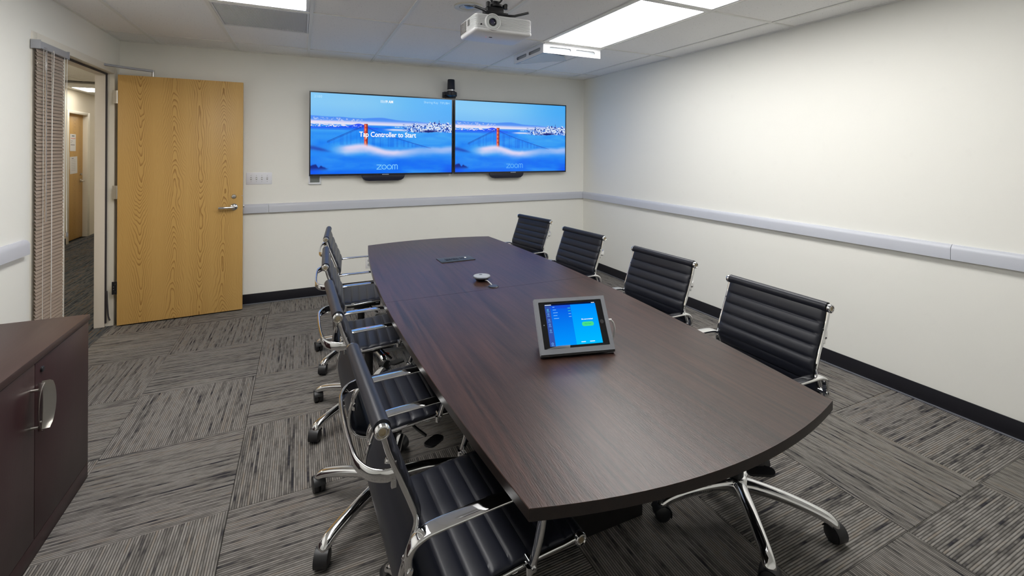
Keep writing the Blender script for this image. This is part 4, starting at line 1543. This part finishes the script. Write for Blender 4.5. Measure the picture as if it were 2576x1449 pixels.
# curled protective film at the lower left of the screen
film = []
for k in range(9):
    a = k / 8
    film.append([(-0.118 + 0.088 * a, 0.017 + 0.002 * math.sin(PI * a), 0.0105 + 0.001 * math.sin(PI * a)), (-0.116 + 0.088 * a, 0.019 + 0.008 * min(1, a * 2.2), 0.0115 + 0.0045 * math.sin(PI * a * 0.9))])
fv = [q for pr in film for q in pr]
MB().add(fv, [(2 * k, 2 * k + 1, 2 * k + 3, 2 * k + 2) for k in range(8)]).build('peeling_film', prin('film', (0.75, 0.8, 0.86), 0.2, trans=0.5), tk)
t = empty('charging_cable', (1.09, 1.43, TZ))
tag(t, 'white charging cable looping from the right edge of the tablet stand', 'cable')
cP = [O_ + U * (KW + 0.0025) + Vv * 0.108 + Nn * 0.000, O_ + U * (KW + 0.010) + Vv * 0.108 - Nn * 0.002, O_ + U * (KW + 0.024) + Vv * 0.100 - Nn * 0.012,
      O_ + U * (KW + 0.032) + Vv * 0.080 - Nn * 0.030, O_ + U * (KW + 0.026) + Vv * 0.055 - Nn * 0.050, O_ + U * (KW + 0.0) + Vv * 0.030 - Nn * 0.065]
cP = [p - t.location for p in cP]
cP.append(Vector((cP[-1].x - 0.03, cP[-1].y + 0.02, 0.004)))
MB().tube(catmull(cP, 7), 0.0036, 8).build('cord', M_WHITEP, t)
m = MB().tube([cP[0] - U * 0.001, cP[0] + U * 0.012], 0.0042, 10)
m.build('plug', M_WHITEP, t)

# ================================================================== CHAIRS
PROF = [(-0.231, 0.874), (-0.195, 0.781), (-0.159, 0.690), (-0.147, 0.650), (-0.154, 0.615), (-0.170, 0.573), (-0.183, 0.530), (-0.184, 0.480), (-0.164, 0.446), (-0.121, 0.428), (-0.074, 0.424), (-0.019, 0.427), (0.075, 0.436), (0.190, 0.441), (0.272, 0.440), (0.297, 0.436)]
curve = catmull(PROF, 14)
seg = np.linalg.norm(np.diff(curve, axis=0), axis=1)
arc = np.concatenate([[0], np.cumsum(seg)])
TOTAL = arc[-1]


def prof_at(s):
    s = min(max(s, 0), TOTAL)
    return np.array([np.interp(s, arc, curve[:, 0]), np.interp(s, arc, curve[:, 1])])


def prof_n(s):
    t = prof_at(s + 0.004) - prof_at(s - 0.004)
    t /= np.linalg.norm(t)
    n = np.array([-t[1], t[0]])
    return n            # points to the sitter's side


S_SPLIT = float(np.interp(0.0, [0, 1], [0, 1]))
# arc position of the seat/back crease
i_cr = int(np.argmin(np.abs(curve[:, 0] + 0.183) + np.abs(curve[:, 1] - 0.50)))
S_CR = arc[i_cr]


def sling(s0, s1, ribs, hw):
    """padded leather panel from arc s0 to s1; ribs = list of seam positions"""
    m = MB()
    edges = [s0] + ribs + [s1]
    samples = []
    for a, b in zip(edges[:-1], edges[1:]):
        for k in range(9):
            f = k / 9
            samples.append((a + (b - a) * f, 0.0058 * (math.sin(PI * f) ** 0.38)))
    samples.append((s1, 0.0))
    ys = [-hw, -hw + 0.004, -hw + 0.014, -hw + 0.03, -0.1, 0, 0.1, hw - 0.03, hw - 0.014, hw - 0.004, hw]
    ef = [0.0, 0.35, 0.8, 1, 1, 1, 1, 1, 0.8, 0.35, 0.0]
    rings = []
    for s, puff in samples:
        p, n = prof_at(s), prof_n(s)
        n = n if n is not None else n
        top, bot = [], []
        for y, e in zip(ys, ef):
            q = p + n * (0.003 + 0.0035 * e + puff * (0.35 + 0.65 * e) * (0.4 if e == 0 else 1))
            top.append((q[0], y, q[1]))
            q = p - n * (0.004 + 0.003 * e)
            bot.append((q[0], y, q[1]))
        rings.append(top + bot[::-1])
    m.loft(rings)
    return m


CH_L = 'black leather office chair with chrome frame'
chair = empty('conference_chair')
HWS = 0.219
back_ribs = [0.062 + 0.0475 * k for k in range(8)]
back_ribs = [r_ for r_ in back_ribs if r_ < S_CR - 0.015]
seat_ribs = []
s_ = S_CR + 0.05
while s_ < TOTAL - 0.03:
    seat_ribs.append(s_)
    s_ += 0.0545
bk = sling(0.0, S_CR, back_ribs, HWS)
bk.cyl((PROF[0][0] + 0.001, -HWS - 0.002, PROF[0][1] + 0.002), (0, 1, 0), 0.0195, 2 * HWS + 0.004, 24)
backrest = bk.build('backrest', M_LEATHER, chair, smooth=60)
st = sling(S_CR, TOTAL, seat_ribs, HWS)
st.cyl((PROF[-1][0], -HWS - 0.002, PROF[-1][1]), (0, 1, 0), 0.0185, 2 * HWS + 0.004, 24)
seat = st.build('seat', M_LEATHER, chair, smooth=60)
upper = [backrest, seat]
for sg in (-1, 1):
    pts = []
    for s_ in np.linspace(0, TOTAL, 70):
        q = prof_at(s_) - prof_n(s_) * 0.006 * min(1, s_ / 0.05, (TOTAL - s_) / 0.05)
        pts.append((q[0], sg * (HWS + 0.0055), q[1]))
    upper.append(MB().band(pts, 0.0065, 0.0062, (0, 1, 0), 12, 2.6).build('side_rail', M_CHROME, chair, smooth=50))
    for (x, z), nm in ((PROF[0], 'end_cap'), (PROF[-1], 'end_cap')):
        c = MB().lathe([(0.0155, 0.0), (0.0175, 0.003), (0.0175, 0.013), (0.0155, 0.0165), (0.0125, 0.017), (0.0105, 0.0135), (0.0, 0.0135)], 28, (x, sg * (HWS + 0.0015), z), (0, sg, 0)).build(nm, M_CHROME, chair)
        MB().lathe([(0.0085, 0.0), (0.008, 0.0018), (0.0045, 0.002), (0.004, 0.0006), (0.0, 0.0006)], 18, (x, sg * (HWS + 0.015), z), (0, sg, 0)).build('screw', M_BRASS, c)
        upper.append(c)
    # arm: flat polished bar from the back rail forward and down to the seat rail
    A = [(-0.176, 0.560, 0.010, 0.008), (-0.176, 0.592, 0.012, 0.008), (-0.163, 0.618, 0.016, 0.0075), (-0.138, 0.632, 0.019, 0.0065), (-0.105, 0.637, 0.0205, 0.0055), (-0.03, 0.639, 0.0205, 0.005),
         (0.055, 0.641, 0.0205, 0.005), (0.105, 0.637, 0.0195, 0.0055), (0.145, 0.618, 0.017, 0.0065), (0.164, 0.585, 0.0145, 0.0075), (0.166, 0.545, 0.0125, 0.008), (0.155, 0.495, 0.0115, 0.008), (0.140, 0.448, 0.010, 0.008), (0.132, 0.428, 0.008, 0.007)]
    a_ = catmull(A, 5)
    yy = sg * 0.246
    am = MB().band([(q[0], yy, q[1]) for q in a_], list(a_[:, 2]), list(a_[:, 3]), (0, 1, 0), 16, 3.4)
    arm_o = am.build('armrest', M_CHROME, chair, smooth=50)
    upper.append(arm_o)
    pd = [q for q in a_ if -0.10 < q[0] < 0.07 and q[1] > 0.63]
    for (x, z), (x2, z2) in (((-0.176, 0.566), (-0.176, 0.545)), ((0.138, 0.441), (0.130, 0.424))):
        cl = MB()
        cl.cyl((x, sg * (HWS - 0.004), z), (0, sg, 0), 0.0085, 0.04, 14)
        cl.cyl((x, sg * 0.252, z), (0, sg, 0), 0.0062, 0.008, 6)
        cl.cyl((x2, yy, z2), (0, 0, 1), 0.0085, 0.020, 12)
        cl.build('arm_clamp', M_CHROME, arm_o)
# back spreader loop
hp = [(-0.200, 0.222), (-0.222, 0.219), (-0.250, 0.200), (-0.268, 0.165), (-0.276, 0.12), (-0.279, 0.0), (-0.276, -0.12), (-0.268, -0.165), (-0.250, -0.200), (-0.222, -0.219), (-0.200, -0.222)]
hq = catmull([(x, y, 0.768) for x, y in hp], 6)
upper.append(MB().band(hq, 0.0150, 0.0060, (0, 0, 1), 14, 2.6).build('back_spreader', M_CHROME, chair, smooth=50))
for sg in (-1, 1):
    bl_ = MB()
    bl_.box(-0.2095, -0.1985, sg * 0.222 - 0.004, sg * 0.222 + 0.004, 0.738, 0.798)
    bl_.cyl((-0.206, sg * 0.212, 0.792), (-0.6, 0, 0.2), 0.006, 0.016, 12)
    upper.append(bl_.build('spreader_bracket', M_CHROME, chair, 0.001, 1))
# seat stretcher and mechanism
sp_ = MB()
for x in (-0.06, 0.10):
    pts = catmull([(x, -0.222, 0.425), (x, -0.18, 0.408), (x + (0.02 if x < 0 else -0.02), -0.08, 0.395), (x + (0.02 if x < 0 else -0.02), 0.08, 0.395), (x, 0.18, 0.408), (x, 0.222, 0.425)], 6)
    sp_.band(pts, 0.011, 0.006, (1, 0, 0), 10)
upper.append(sp_.build('seat_stretcher', M_CHROME, chair))
mech = MB().box(-0.10, 0.13, -0.085, 0.085, 0.352, 0.392).box(-0.05, 0.06, -0.055, 0.055, 0.330, 0.352)
upper.append(mech.build('tilt_mechanism', M_BLACK, chair, 0.008, 2))
for sg in (-1, 1):
    lv = MB().tube(catmull([(0.05, sg * 0.06, 0.365), (0.07, sg * 0.13, 0.355), (0.105, sg * 0.175, 0.335)], 5), 0.006, 8)
    Mp = Matrix.Translation((0.130, sg * 0.200, 0.322)) @ Matrix.Rotation(R(-40 * sg), 4, 'Z') @ Matrix.Rotation(R(8), 4, 'Y')
    lv.loft([[(x, y, -0.004) for x, y in rrect(-0.048, 0.048, -0.023, 0.023, 0.020, 5)], [(x, y, 0.004) for x, y in rrect(-0.048, 0.048, -0.023, 0.023, 0.020, 5)]], mat=Mp)
    upper.append(lv.build('lever', M_BLACK, chair))
upper.append(MB().cyl((0, 0, 0.395), (0, 0, -1), 0.0245, 0.26, 20).build('gas_column', M_BLACK, chair))
# five-star base
hub = MB().lathe([(0.030, 0.070), (0.042, 0.078), (0.046, 0.10), (0.043, 0.128), (0.034, 0.142), (0.028, 0.145)], 30).build('base_hub', M_CHROME, chair)
lp = [(0.020, 0.108, 0.029, 0.027), (0.06, 0.114, 0.0265, 0.0245), (0.14, 0.112, 0.0240, 0.0210), (0.22, 0.102, 0.0225, 0.0190), (0.280, 0.090, 0.0225, 0.0180), (0.312, 0.080, 0.0230, 0.0180), (0.330, 0.068, 0.0230, 0.0180), (0.336, 0.056, 0.0215, 0.0175)]
lq = catmull(lp, 6)
leg_me = None
cast_me = None
for k in range(5):
    if k == 0:
        leg = MB().band([(q[0], 0, q[1]) for q in lq], list(lq[:, 2]), list(lq[:, 3]), (0, 1, 0), 16, 2.4).build('leg', M_CHROME, chair, smooth=50)
        leg_me = leg.data
        c = MB()
        for sg in (-1, 1):
            c.lathe([(0.0, 0.0), (0.022, 0.001), (0.0300, 0.005), (0.0320, 0.010), (0.0320, 0.019), (0.030, 0.0225)], 28, (0.0, sg * 0.0265, 0.032), (0, -sg, 0))
        hood = []
        for q in range(15):
            a = R(-25 + 190 * q / 14)
            hood.append((0.0345 * math.cos(a), 0.0, 0.032 + 0.0345 * math.sin(a)))
        c.band(hood, 0.0240, 0.0018, (0, 1, 0), 10, 6)
        c.cyl((0.0, 0, 0.02), (0, 0, 1), 0.010, 0.045, 12)
        co = c.build('caster', M_BLACK, leg)
        cast_me = co.data
    else:
        leg = link(bpy.data.objects.new('leg', leg_me), chair)
        co = link(bpy.data.objects.new('caster', cast_me), leg)
    leg.rotation_euler = (0, 0, 2 * PI * k / 5)
    co.location = (0.336, 0, 0)
    co.rotation_euler = (0, 0, R(35 + 70 * k))

chair_cat = 'chair'
GRP = 'leather chairs around the conference table'
# (x, y, heading, seat raise, base turn, label)
SPOTS = [
    (0.383, 1.245, 2.2, 0.000, -108, 'nearest black leather chair, on the left of the table in the foreground'),
    (0.345, 1.940, 1.0, 0.018, 36 - 180, 'black leather chair second from the camera on the left side of the table'),
    (0.352, 2.688, -2.8, 0.018, 36 - 184, 'black leather chair third from the camera on the left side of the table'),
    (0.398, 3.455, -5.1, 0.018, 36 - 178, 'black leather chair farthest from the camera on the left side of the table'),
    (1.650, 1.302, 180.0, 0.002, 20, 'nearest black leather chair on the right side, its star base showing under the table end'),
    (1.672, 1.990, 183.6, 0.008, 15, 'black leather chair second from the camera on the right side of the table'),
    (1.667, 2.787, 185.8, 0.008, 10, 'black leather chair third from the camera on the right side of the table'),
    (1.674, 3.549, 191.0, 0.008, 64, 'black leather chair in the corner by the screen wall, farthest on the right side'),
]
base_names = ('leg', 'base_hub')
first = True
for k, (x, y, hd_, dz, bt, lab) in enumerate(SPOTS):
    if k == 0:
        o = chair
    else:
        o = copy_tree(chair)
    tag(o, lab, chair_cat, GRP)
    o['_spot'] = k
for o in [q for q in bpy.data.objects if '_spot' in q.keys()]:
    x, y, hd_, dz, bt, lab = SPOTS[o['_spot']]
    del o['_spot']
    o.location = (x, y, 0)
    o.rotation_euler = (0, 0, R(hd_))
    n = 0
    for c in o.children:
        nm = c.name.split('.')[0]
        if nm == 'leg':
            c.rotation_euler = (0, 0, 2 * PI * n / 5 + R(bt) - R(hd_))
            n += 1
        elif nm != 'base_hub':
            c.location = (0, 0, dz)
    # red hang-tag left under the third chair on the left
    if lab.startswith('black leather chair third from the camera on the left'):
        m = MB().box(0.0, 0.030, -0.0006, 0.0006, -0.018, 0.0, Matrix.Translation((0.075, -0.10, 0.362)) @ Matrix.Rotation(R(20), 4, 'Y'))
        q = m.build('warning_tag', prin('tag_red', srgb(205, 75, 55), 0.6), o)
        q['label'] = 'small red warning tag'
